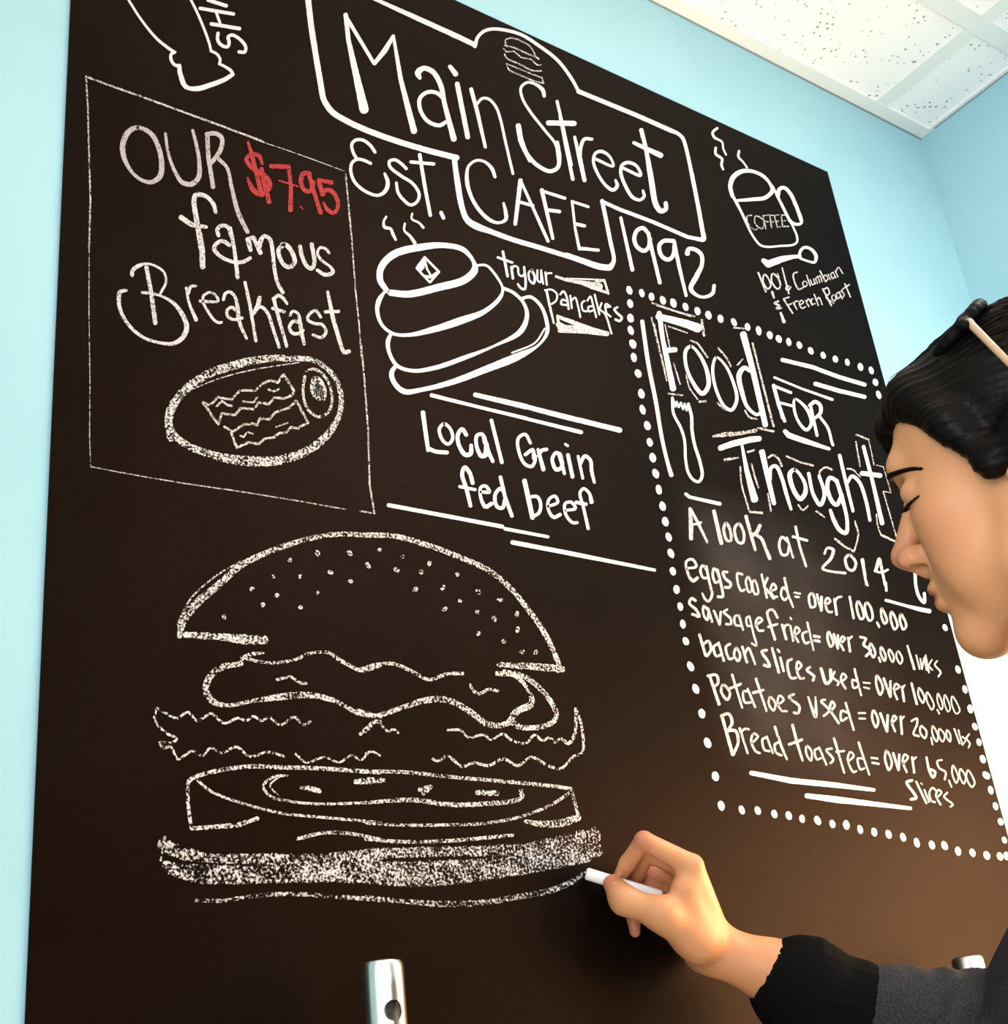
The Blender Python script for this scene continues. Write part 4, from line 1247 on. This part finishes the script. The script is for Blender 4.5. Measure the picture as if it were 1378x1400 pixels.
# direction across the knuckles, from index to little finger
ac = c2w([-0.30, 0.30, 0.905]); ac /= np.linalg.norm(ac)
skin += [cap(wr, mcp, 0.0200, 0.0105, 0.012), cap(wr + ac * 0.012, mcp + ac * 0.020, 0.018, 0.0105, 0.012),
         cap(wr + ac * 0.018, mcp + ac * 0.038 + c2w([0, 0.004, 0]), 0.017, 0.0100, 0.012), cap(wr + ac * 0.022, off_board(mcp + ac * 0.054 + c2w([0, 0.010, 0])), 0.015, 0.0092, 0.012)]
def finger(pts, rs, k=0.0028):
    out = []
    for i in range(len(pts) - 1): out.append(cap(pts[i], pts[i + 1], rs[i], rs[i + 1], k))
    return out
skin += finger([mcp, at(880, 1149, 1.166), at(858, 1180, 1.180), at(846, 1203, 1.194)], [0.0105, 0.0082, 0.0075, 0.0062])
skin += finger([mcp + ac * 0.020, at(886, 1166, 1.186), at(872, 1192, 1.196), at(866, 1210, 1.203)], [0.0105, 0.0082, 0.0073, 0.0062])
skin += finger([mcp + ac * 0.038 + c2w([0, 0.004, 0]), off_board(at(890, 1196, 1.205)), off_board(at(886, 1222, 1.208)), off_board(at(893, 1238, 1.205))], [0.0100, 0.0078, 0.0070, 0.0060])
skin += finger([off_board(mcp + ac * 0.054 + c2w([0, 0.010, 0])), off_board(at(876, 1228, 1.190)), off_board(at(866, 1256, 1.185), 0.009), off_board(at(868, 1274, 1.180), 0.008)], [0.0092, 0.0066, 0.0060, 0.0050])
# thumb, closed against the chalk from below
skin += finger([at(955, 1290, 1.160), at(905, 1250, 1.148), at(853, 1231, 1.156), at(835, 1208, 1.172)], [0.0175, 0.0125, 0.0098, 0.0070], 0.016)
skin += [cap(at(945, 1275, 1.165), at(935, 1215, 1.160), 0.017, 0.011, 0.014)]
# left arm, hanging, with its hand resting at the thigh
elbL = shL + np.array([0.02, -0.03, -0.27]) - TF * 0.02; wrL = elbL + TF * 0.10 + np.array([0, 0, -0.22])
skin += [cap(shL, elbL, 0.040, 0.034, 0.02), cap(elbL, wrL, 0.034, 0.023, 0.01)]
hd = np.array([0, 0, -1.0]) + 0.25 * TF; hd /= np.linalg.norm(hd)
for i, (o, ln) in enumerate(((0.028, 0.070), (0.010, 0.078), (-0.009, 0.073), (-0.027, 0.058))):
    b = wrL + hd * 0.082 + TF * o
    skin += [cap(wrL + TF * o * 0.4, b, 0.017, 0.0100, 0.010)] + finger([b, b + hd * ln * 0.45 - TRt * -0.006, b + hd * ln * 0.75 + TRt * 0.016, b + hd * ln * 0.9 + TRt * 0.030], [0.0095, 0.0080, 0.0072, 0.0060])
skin += finger([wrL + hd * 0.02 + TF * 0.012, wrL + hd * 0.055 + TF * 0.046 + TRt * 0.010, wrL + hd * 0.090 + TF * 0.055 + TRt * 0.018, wrL + hd * 0.112 + TF * 0.052 + TRt * 0.022], [0.017, 0.0110, 0.0092, 0.0070], 0.008)

M_skin = mat('skin', (0.62, 0.34, 0.23), 0.48, spec=0.35)
body, BV = solid_obj('body', skin, 0.002, M_skin, person)
bsdf(M_skin).inputs['Subsurface Weight'].default_value = 0.12
bsdf(M_skin).inputs['Subsurface Radius'].default_value = (0.010, 0.004, 0.002); bsdf(M_skin).inputs['Subsurface Scale'].default_value = 0.6
# natural pigment: redder lips, nose and finger tips, a small mole on the cheek
def near(c, r, pw=2.0):
    return np.clip(1 - (np.linalg.norm((BV - c), axis=1) / r) ** pw, 0, 1)
hv = (BV - HC) @ HR / HS
lip = np.clip(1 - np.sqrt(((hv[:, 0] - 93) / 14) ** 2 + (hv[:, 1] / 23) ** 2 + ((hv[:, 2] + 58) / 12.5) ** 2), 0, 1) * 3
red = np.clip(lip, 0, 1) * 0.9 + near(H(112, 0, -24), 0.026) * 0.35 + near(H(64, 42, -22), 0.034) * 0.22
for p, r in ((at(846, 1203, 1.194), 0.016), (at(868, 1274, 1.18), 0.02), (at(835, 1208, 1.172), 0.016), (at(866, 1210, 1.203), 0.03), (at(880, 1147, 1.166), 0.014)):
    red += near(p, r) * 0.60
red = np.clip(red, 0, 1)
at_ = body.data.attributes.new('blush', 'FLOAT', 'POINT'); at_.data.foreach_set('value', red.astype(np.float32))
mole = near(H(38, 60, -10), 0.0022, 4)
at_ = body.data.attributes.new('mole', 'FLOAT', 'POINT'); at_.data.foreach_set('value', mole.astype(np.float32))
an = N(M_skin, 'ShaderNodeAttribute'); an.attribute_name = 'blush'
tc = N(M_skin, 'ShaderNodeTexCoord'); ns = N(M_skin, 'ShaderNodeTexNoise'); ns.inputs['Scale'].default_value = 45; ns.inputs['Detail'].default_value = 5
L(M_skin, tc.outputs['Object'], ns.inputs['Vector'])
mx0 = N(M_skin, 'ShaderNodeMix', data_type='RGBA'); mx0.inputs[6].default_value = (0.57, 0.238, 0.105, 1); mx0.inputs[7].default_value = (0.64, 0.288, 0.130, 1)
L(M_skin, ns.outputs['Fac'], mx0.inputs[0])
mx1 = N(M_skin, 'ShaderNodeMix', data_type='RGBA'); mx1.inputs[7].default_value = (0.40, 0.095, 0.07, 1)
L(M_skin, an.outputs['Fac'], mx1.inputs[0]); L(M_skin, mx0.outputs[2], mx1.inputs[6])
am = N(M_skin, 'ShaderNodeAttribute'); am.attribute_name = 'mole'
mx2 = N(M_skin, 'ShaderNodeMix', data_type='RGBA'); mx2.inputs[7].default_value = (0.16, 0.07, 0.04, 1)
L(M_skin, am.outputs['Fac'], mx2.inputs[0]); L(M_skin, mx1.outputs[2], mx2.inputs[6]); L(M_skin, mx2.outputs[2], bsdf(M_skin).inputs['Base Color'])

M_nail = mat('finger nail', (0.56, 0.24, 0.16), 0.28)
vd = np.stack([c2w([0.80, 0.60, 0]), c2w([-0.57, 0.76, -0.30]), -c2w([0.18, -0.24, 0.954])], 1)
nl, _ = solid_obj('thumbnail', [ell(at(838, 1214, 1.1615), (0.0046, 0.0056, 0.0024), 0.001, rot=vd)], 0.0006, M_nail, person)

# hair, brows, lashes, eyes
M_hair = mat('dark brown hair', (0.0035, 0.0020, 0.0014), 0.42, spec=0.09)
def hair_fn(X):
    q = (X - HC) @ HR / HS
    ph = np.arctan2(q[:, 1], q[:, 2] - 20); rr = np.sqrt(q[:, 1] ** 2 + (q[:, 2] - 20) ** 2)
    w = 0.5 * np.sin(ph * 41 + 3 * np.sin(q[:, 0] * 0.03)) + 0.9 * np.sin(ph * 83 + q[:, 0] * 0.05 + 2 * np.sin(q[:, 2] * 0.06)) + 0.4 * np.sin(ph * 19 + 1.3)
    return w * 0.00055
hair = [hell((-6, 0, 51), (95, 77, 82), 10, rot=roty(11)), hell((50, 0, 80), (38, 50, 24), 24), hell((-95, 0, 62), (42, 38, 38), 20),
        hell((78, 0, -2), (74, 112, 76), 10, '-'), hell((42, 0, -72), (88, 120, 84), 10, '-'), hell((-40, 0, -120), (120, 120, 80), 12, '-'),
        hcap((60, 44, 80), (34, 70, 44), 15, 11, 14), hcap((34, 70, 44), (12, 74, 4), 11, 8, 12),
        hcap((60, -44, 80), (34, -70, 44), 15, 11, 14), hcap((34, -70, 44), (12, -74, 4), 11, 8, 12),
        hcap((62, 8, 86), (92, 2, 76), 15, 9, 14), hcap((93, 2, 79), (98, -2, 62), 9, 4, 8), hcap((62, 34, 82), (84, 22, 74), 13, 7, 12),
        hcap((14, 76, 8), (-22, 78, 24), 9, 14, 12), hcap((14, -76, 8), (-22, -78, 24), 9, 14, 12), hcap((-22, 76, 24), (-60, 60, 10), 16, 20, 14), hcap((-22, -76, 24), (-60, -60, 10), 16, 20, 14)]
hair_o, _ = solid_obj('hair', hair, 0.0018, M_hair, person, hair_fn)
tag(hair_o, 'dark hair pulled back with a swept fringe')
# loose strands combed back over the hair
def strands(count, r0):
    c = np.array([-6.0, 0.0, 45.0]); bun = np.array([-0.96, 0.0, 0.28]); V = []; F = []; K = 16
    for _ in range(count):
        a = rnd.uniform(-1.35, 1.35); e = rnd.uniform(0.30, 1.25)
        d0 = np.array([math.cos(a) * math.cos(e), math.sin(a) * math.cos(e), math.sin(e)]); t0 = rnd.uniform(0, 0.3); t1 = rnd.uniform(0.5, 0.85)
        ts = np.linspace(t0, t1, K); om = math.acos(max(-1, min(1, d0 @ bun)))
        D = (np.sin((1 - ts) * om)[:, None] * d0 + np.sin(ts * om)[:, None] * bun) / math.sin(om)
        rs = np.linspace(150, 60, 46); X = c + D[:, None, :] * rs[None, :, None]
        f = field(hair, HC + X.reshape(-1, 3) @ HR.T * HS).reshape(K, -1); i = np.argmax(f < 0, 1)
        if (f.min(1) > 0).any(): continue
        r = rs[i]
        if np.abs(np.diff(r)).max() > 9: continue
        lift = rnd.uniform(-0.6, 1.6) + np.sin(np.linspace(0, 3.1, K)) * rnd.uniform(0, 1.4)
        P = HC + (c + D * (r + lift)[:, None]) @ HR.T * HS; base = len(V)
        T = np.gradient(P, axis=0); T /= np.linalg.norm(T, axis=1)[:, None]; B = np.cross(T, (HR @ D.T).T); B /= np.linalg.norm(B, axis=1)[:, None]; Nn = np.cross(B, T)
        for k in range(K):
            w = r0 * math.sin(math.pi * (0.06 + 0.88 * k / (K - 1)))
            for q in range(3): V.append(P[k] + w * (B[k] * math.cos(2.094 * q) + Nn[k] * math.sin(2.094 * q)))
        for k in range(K - 1):
            for q in range(3):
                s_ = (q + 1) % 3; F.append((base + 3 * k + q, base + 3 * k + s_, base + 3 * k + 3 + s_, base + 3 * k + 3 + q))
    return V, F
hs = add('hair_strands', *strands(420, 0.00050), M_hair, None, True); keep_world(hs, person); hs['kind'] = 'stuff'
headskin = [q for q in skin if np.linalg.norm(q['c'] - HC) < 0.25]
def on_face(y, z, lift=0.0):         # point of the face surface straight ahead of (y, z), in head millimetres
    xs = np.linspace(130, 20, 441); X = HC + np.stack([xs, np.full(441, y), np.full(441, z)], 1) @ HR.T * HS
    d = field(headskin, X); i = int(np.argmax(d < 0)); return H(xs[i] + lift, y, z)
for s in (-1, 1):
    bp_ = [on_face(y * s, z, -0.2) for y, z in zip(np.linspace(7, 54, 24), np.interp(np.linspace(7, 54, 24), (7, 13, 21, 30, 39, 47, 54), (28, 31.5, 33.5, 33.3, 31, 27.5, 23)))]
    solid_obj('eyebrow', finger(bp_, list(np.interp(np.arange(24), (0, 4, 12, 23), (0.0010, 0.0017, 0.0013, 0.0005)))), 0.0008, M_hair, person)
    la = []; pb = None
    for i in range(13):
        t = i / 12; b0 = on_face((17 + 38 * t) * s, 9.2 - 2.2 * math.sin(3.1 * t) - 4 * t, 0.2)
        la += finger([b0, b0 + HR @ (np.array([6.0, (1.5 + 4 * t) * s, -3.0]) * HS)], [0.0007, 0.0003])
        if pb is not None: la.append(cap(pb, b0, 0.0008, 0.0008, 0.001))
        pb = b0
    solid_obj('eyelashes', la, 0.00055, M_hair, person)
    bm = bmesh.new(); bmesh.ops.create_uvsphere(bm, u_segments=24, v_segments=16, radius=10.6 * HS)
    bmesh.ops.translate(bm, vec=H(75.5, 31 * s, 12), verts=bm.verts)
    e = from_bm('eye', bm, mat('eye', (0.55, 0.52, 0.48), 0.15), None, True); keep_world(e, person)

# clothes
M_knit = mat('grey heather knit', (0.07, 0.07, 0.075), 0.95, spec=0.1)
noise_tint(M_knit, (0.016, 0.0155, 0.017), (0.050, 0.047, 0.050), 800, 4, 0.34, 0.68, bump=0.5, bscale=330, dist=0.0015)
M_cuff = mat('black ribbed cuff', (0.004, 0.004, 0.0042), 0.95, spec=0.04)
fax = wr - elbR; fal = np.linalg.norm(fax); fax /= fal
def knit_fn(X):
    s = (X - elbR) @ fax
    ang = (X - elbR) @ np.array([0.3, 0.5, 0.8])
    near_el = np.exp(-((s - 0.03) / 0.07) ** 2)
    return near_el * 0.0022 * np.sin(s * 260 + 4 * np.sin(ang * 40)) + 0.0012 * np.sin(s * 120 + ang * 60) * np.exp(-((s - 0.1) / 0.1) ** 2)
sl_end = at(1174, 1381, 1.165)
sweater = [cap(neck0 + np.array([0, 0, -0.02]), chest, 0.075, 0.115, 0.05), ell(chest, (0.155, 0.115, 0.17), 0.06, rot=np.stack([TRt, TF, np.array([0, 0, 1.0])], 1)),
           cap(chest, hip, 0.115, 0.125, 0.06), ell(hip, (0.165, 0.125, 0.12), 0.05, rot=np.stack([TRt, TF, np.array([0, 0, 1.0])], 1)),
           cap(neck0 + np.array([0, 0, -0.045]), shR, 0.062, 0.060, 0.05), cap(neck0 + np.array([0, 0, -0.045]), shL, 0.062, 0.066, 0.05),
           cap(shR, elbR, 0.058, 0.050, 0.03), cap(elbR, sl_end, 0.052, 0.0415, 0.02),
           cap(shL, elbL, 0.064, 0.052, 0.03), cap(elbL, elbL + (wrL - elbL) * 0.9, 0.050, 0.036, 0.02)]
sw, _ = solid_obj('sweater', sweater, 0.003, M_knit, person, knit_fn)
tag(sw, 'grey heather knit sweater')
nax = H(-10, 0, -40) - neck0; nax /= np.linalg.norm(nax); nu = np.cross(nax, [1, 0, 0]); nu /= np.linalg.norm(nu); nv = np.cross(nax, nu)
ring = [neck0 + nax * 0.012 + 0.058 * (nu * math.cos(2 * math.pi * i / 24) + nv * math.sin(2 * math.pi * i / 24)) for i in range(25)]
collar = [cap(a, b, 0.009, 0.009, 0.002) for a, b in zip(ring[:-1], ring[1:])] + [cap(neck0 - nax * 0.035, neck0 + nax * 0.008, 0.072, 0.058, 0.004), cap(neck0, neck0 + nax * 0.08, 0.051, 0.051, 0.002, '-')]
co, _ = solid_obj('collar', collar, 0.0025, M_knit, person)
def cuff_fn(X):
    s = (X - elbR) @ fax; r = X - elbR - s[:, None] * fax
    return 0.0003 * np.sin(np.arctan2(r @ np.array([0, 0, 1.0]), r @ TF) * 46)
c0, c1, c2, c3 = at(1168, 1379, 1.165), at(1126, 1366, 1.168), at(1101, 1355, 1.170), at(1080, 1348, 1.172)
cuff = [cap(c0, c1, 0.0440, 0.0425, 0.003), cap(c2, c2 + (c1 - c2) * 0.25, 0.0485, 0.0455, 0.008), cap(c2, c3, 0.0485, 0.038, 0.004),
        cap(at(1062, 1331, 1.175), at(1020, 1316, 1.18), 0.028, 0.027, 0.003, '-')]
cf, _ = solid_obj('sleeve_cuff', cuff, 0.002, M_cuff, person, cuff_fn); tag(cf, 'black turned-back cuff')
M_den = mat('dark trousers', (0.012, 0.014, 0.022), 0.9); M_shoe = mat('black shoe', (0.008, 0.008, 0.008), 0.5)
legs = [ell(hip + np.array([0, 0, -0.06]), (0.160, 0.120, 0.12), 0.04, rot=np.stack([TRt, TF, np.array([0, 0, 1.0])], 1))]
feet = []
for s in (-1, 1):
    hj = hip + TRt * 0.085 * s + np.array([0, 0, -0.10]); kn = np.array([hj[0], hj[1], 0.50]) + TF * 0.06 + TRt * 0.01 * s; an_ = np.array([hj[0], hj[1], 0.09]) - TF * 0.02 + TRt * 0.015 * s
    legs += [cap(hj, kn, 0.085, 0.062, 0.03), cap(kn, an_, 0.062, 0.045, 0.02)]; feet.append(an_)
solid_obj('trousers', legs, 0.006, M_den, person)
for f in feet:
    z0 = np.array([f[0], f[1], 0.0])
    solid_obj('shoe', [cap(z0 - TF * 0.05 + np.array([0, 0, 0.034]), z0 + TF * 0.14 + np.array([0, 0, 0.027]), 0.034, 0.027, 0.02), cap(z0 + np.array([0, 0, 0.05]), f, 0.04, 0.042, 0.02)], 0.004, M_shoe, person)

# ------------------------------------------------------------------ chalk stick in the hand
def tube_obj(name, a, b, r, m, seg=28, parent=None, taper=1.0, bev=0.15):
    a, b = Vector(a), Vector(b); d = (b - a); ln = d.length; q = d.to_track_quat('Z', 'Y').to_matrix()
    prof = [(0, 0), (r * (1 - bev), 0), (r * (1 - bev * 0.3), r * bev * 0.3), (r, r * bev), (r * taper, ln - r * bev), (r * taper * (1 - bev * 0.3), ln - r * bev * 0.3), (r * taper * (1 - bev), ln), (0, ln)]
    V = []; F = []
    for i in range(seg):
        an = 2 * math.pi * i / seg
        for (pr, pz) in prof: V.append(a + q @ Vector((pr * math.cos(an), pr * math.sin(an), pz)))
    k = len(prof)
    for i in range(seg):
        j = (i + 1) % seg
        for p in range(k - 1): F.append((i * k + p, j * k + p, j * k + p + 1, i * k + p + 1))
    o = add(name, V, F, m, parent, True)
    bm = bmesh.new(); bm.from_mesh(o.data); bmesh.ops.remove_doubles(bm, verts=bm.verts, dist=1e-6); bm.to_mesh(o.data); bm.free()
    return o
M_chalk = mat('white chalk stick', (0.88, 0.86, 0.84), 0.9, spec=0.1)
tip = on_plane_y(801, 1194, -0.006); tail = at(905, 1226, 1.176)
st = tube_obj('chalk_stick', tip, tail, 0.0054, M_chalk, bev=0.35)
tag(st, 'stick of white chalk held between thumb and finger against the chalkboard', 'chalk')

# ------------------------------------------------------------------ sunglasses pushed up on the hair
M_frame = mat('black plastic frame', (0.003, 0.003, 0.003), 0.5, spec=0.08); M_lens = mat('dark lens', (0.010, 0.008, 0.008), 0.08); M_arm = mat('tan temple arm', (0.46, 0.28, 0.16), 0.4)
def head_at(px, py, y):             # point of the head frame (mm) seen at a picture position, in the slice y = const
    d = c2w([(px - 689) / FPX, (py - 700) / FPX, 1.0]); o = HR.T @ (CAM - HC) / HS; v = HR.T @ d
    return o + v * ((y - o[1]) / v[1])
lo_ = head_at(1281, 484, 36); up_ = head_at(1338, 416, 36); hin = head_at(1325, 441, 70)
sg = empty('sunglasses', H(*((lo_ + up_) / 2 * np.array([1, 0, 1]))))
tag(sg, 'dark sunglasses with tan arms pushed up on top of the dark hair', 'sunglasses')
ux = (up_ - lo_); ux[1] = 0; hgt = np.linalg.norm(ux); ux /= hgt; nx = np.array([ux[2], 0, -ux[0]])
mid = (lo_ + up_) / 2 + nx * 2.5; mid[1] = 0
def G(y, u, n): return H(*(mid + np.array([0, y, 0]) + ux * u + nx * n))
for s in (-1, 1):
    ring = []; 
    for i in range(25):
        a = 2 * math.pi * i / 24
        y = 36 + 27 * math.copysign(abs(math.cos(a)) ** 0.75, math.cos(a)); u = hgt / 2 * math.copysign(abs(math.sin(a)) ** 0.75, math.sin(a))
        ring.append((y, u, -0.0035 * (y) ** 2))
    fr = []
    for p, q in zip(ring[:-1], ring[1:]): fr.append(cap(G(p[0] * s, p[1], p[2]), G(q[0] * s, q[1], q[2]), 0.0042, 0.0042, 0.001))
    frames = fr if s < 0 else frames + fr
    V = []; F = []
    for n_ in (1.0, -1.0):
        for rr in (0, 0.5, 1.0):
            for (y, u, n) in ring[:-1]:
                yy = 36 + (y - 36) * rr; V.append(G(yy * s, u * rr, -0.0035 * yy ** 2 + n_ + (1 - rr) * 1.5))
    for b in (0, 72):
        for r_ in (0, 24):
            for i in range(24):
                j = (i + 1) % 24; F.append((b + r_ + i, b + r_ + j, b + r_ + 24 + j, b + r_ + 24 + i))
    lens = add('lens', V, F, M_lens, None, True); keep_world(lens, sg)
frames += [cap(G(-10, 8, 0.5), G(10, 8, 0.5), 0.0028, 0.0028, 0.001)]
for s in (-1, 1): frames.append(cap(G(62 * s, 6, -13), G(72 * s, 4, -19), 0.0045, 0.0040, 0.002))
fo, _ = solid_obj('frame', frames, 0.0011, M_frame, sg)
arm_end = head_at(1400, 517, 78)
for s in (-1, 1):
    m = np.array([1, s, 1]); h0 = hin * m; e1 = arm_end * m; e2 = (arm_end + (arm_end - hin) * 0.55) * m; e3 = e2 + np.array([-12, 0, -26])
    a_ = [cap(H(*h0), H(*e1), 0.0026, 0.0024, 0.001), cap(H(*e1), H(*e2), 0.0024, 0.0024, 0.001), cap(H(*e2), H(*e3), 0.0024, 0.0030, 0.001),
          cap(G(70 * s, 4, -18), H(*h0), 0.003, 0.0028, 0.001)]
    ao, _ = solid_obj('temple_arm', a_, 0.0010, M_arm, sg); tag(ao, 'tan temple arm')

# ------------------------------------------------------------------ two bright metal posts in front of the board
M_chrome = mat('polished steel', (0.80, 0.78, 0.74), 0.24, metal=1.0)
def post(px, py, label, hole):
    top = on_plane_y(px, py, -0.045); r = 0.0165; X, Y, Z = top
    root = empty('metal_post', (X, Y, 0)); tag(root, label, 'post')
    prof = [(0.0, 0.0), (r * 0.80, 0.0), (r * 0.93, -0.0012), (r, -0.0045), (r, -0.02)] + [(r, -0.004 * k) for k in range(6, 20)] + [(r, -Z + 0.004)]
    seg = 48; V = []; F = []; k = len(prof)
    # the hole faces the viewer: open a round gap in the tube wall and line it
    hd_ = CAM[:2] - np.array([X, Y]); ha = math.atan2(hd_[1], hd_[0]) + 0.45
    for i in range(seg):
        an = 2 * math.pi * i / seg
        for (pr, pz) in prof: V.append((X + pr * math.cos(an), Y + pr * math.sin(an), Z + pz))
    for i in range(seg):
        j = (i + 1) % seg
        for p in range(k - 1): F.append((i * k + p, j * k + p, j * k + p + 1, i * k + p + 1))
    o = add('tube', V, F, M_chrome, None, True)
    bm = bmesh.new(); bm.from_mesh(o.data); bmesh.ops.remove_doubles(bm, verts=bm.verts, dist=1e-6)
    bmesh.ops.recalc_face_normals(bm, faces=bm.faces); bm.to_mesh(o.data); bm.free()
    if hole:
        # cut by a cylinder across the tube, with a hollow core so the hole reads dark
        def cyl(p, q, rad):
            bm = bmesh.new(); d = Vector(q) - Vector(p)
            bmesh.ops.create_cone(bm, cap_ends=True, segments=40, radius1=rad, radius2=rad, depth=d.length)
            bmesh.ops.rotate(bm, matrix=d.to_track_quat('Z', 'Y').to_matrix(), verts=bm.verts); bmesh.ops.translate(bm, vec=(Vector(p) + Vector(q)) / 2, verts=bm.verts)
            return from_bm('cut', bm)
        hz = Z - hole; dirv = Vector((math.cos(ha), math.sin(ha), 0)); c = Vector((X, Y, hz))
        cuts = [cyl((X, Y, Z - 0.003), (X, Y, Z - 0.30), r - 0.0018), cyl(c, c + dirv * 0.05, 0.0074)]
        for q in cuts:
            md = o.modifiers.new('b', 'BOOLEAN'); md.operation = 'DIFFERENCE'; md.object = q; md.solver = 'EXACT'
        dg = bpy.context.evaluated_depsgraph_get(); dg.update()
        me = bpy.data.meshes.new_from_object(o.evaluated_get(dg)); o.modifiers.clear(); o.data = me
        me.materials.clear(); me.materials.append(M_chrome)
        for q in cuts: bpy.data.objects.remove(q)
        me.set_sharp_from_angle(angle=math.radians(40))
    keep_world(o, root)
    bm = bmesh.new(); bmesh.ops.create_cone(bm, cap_ends=True, segments=40, radius1=0.030, radius2=0.028, depth=0.006)
    bmesh.ops.translate(bm, vec=(0, 0, 0.003), verts=bm.verts); from_bm('base_flange', bm, M_chrome, root)
post(521, 1314, 'polished metal post with a round hole near its top, under the burger drawing', 0.037)
post(1321, 1308, 'polished metal post top peeking out above the grey sleeve', 0)
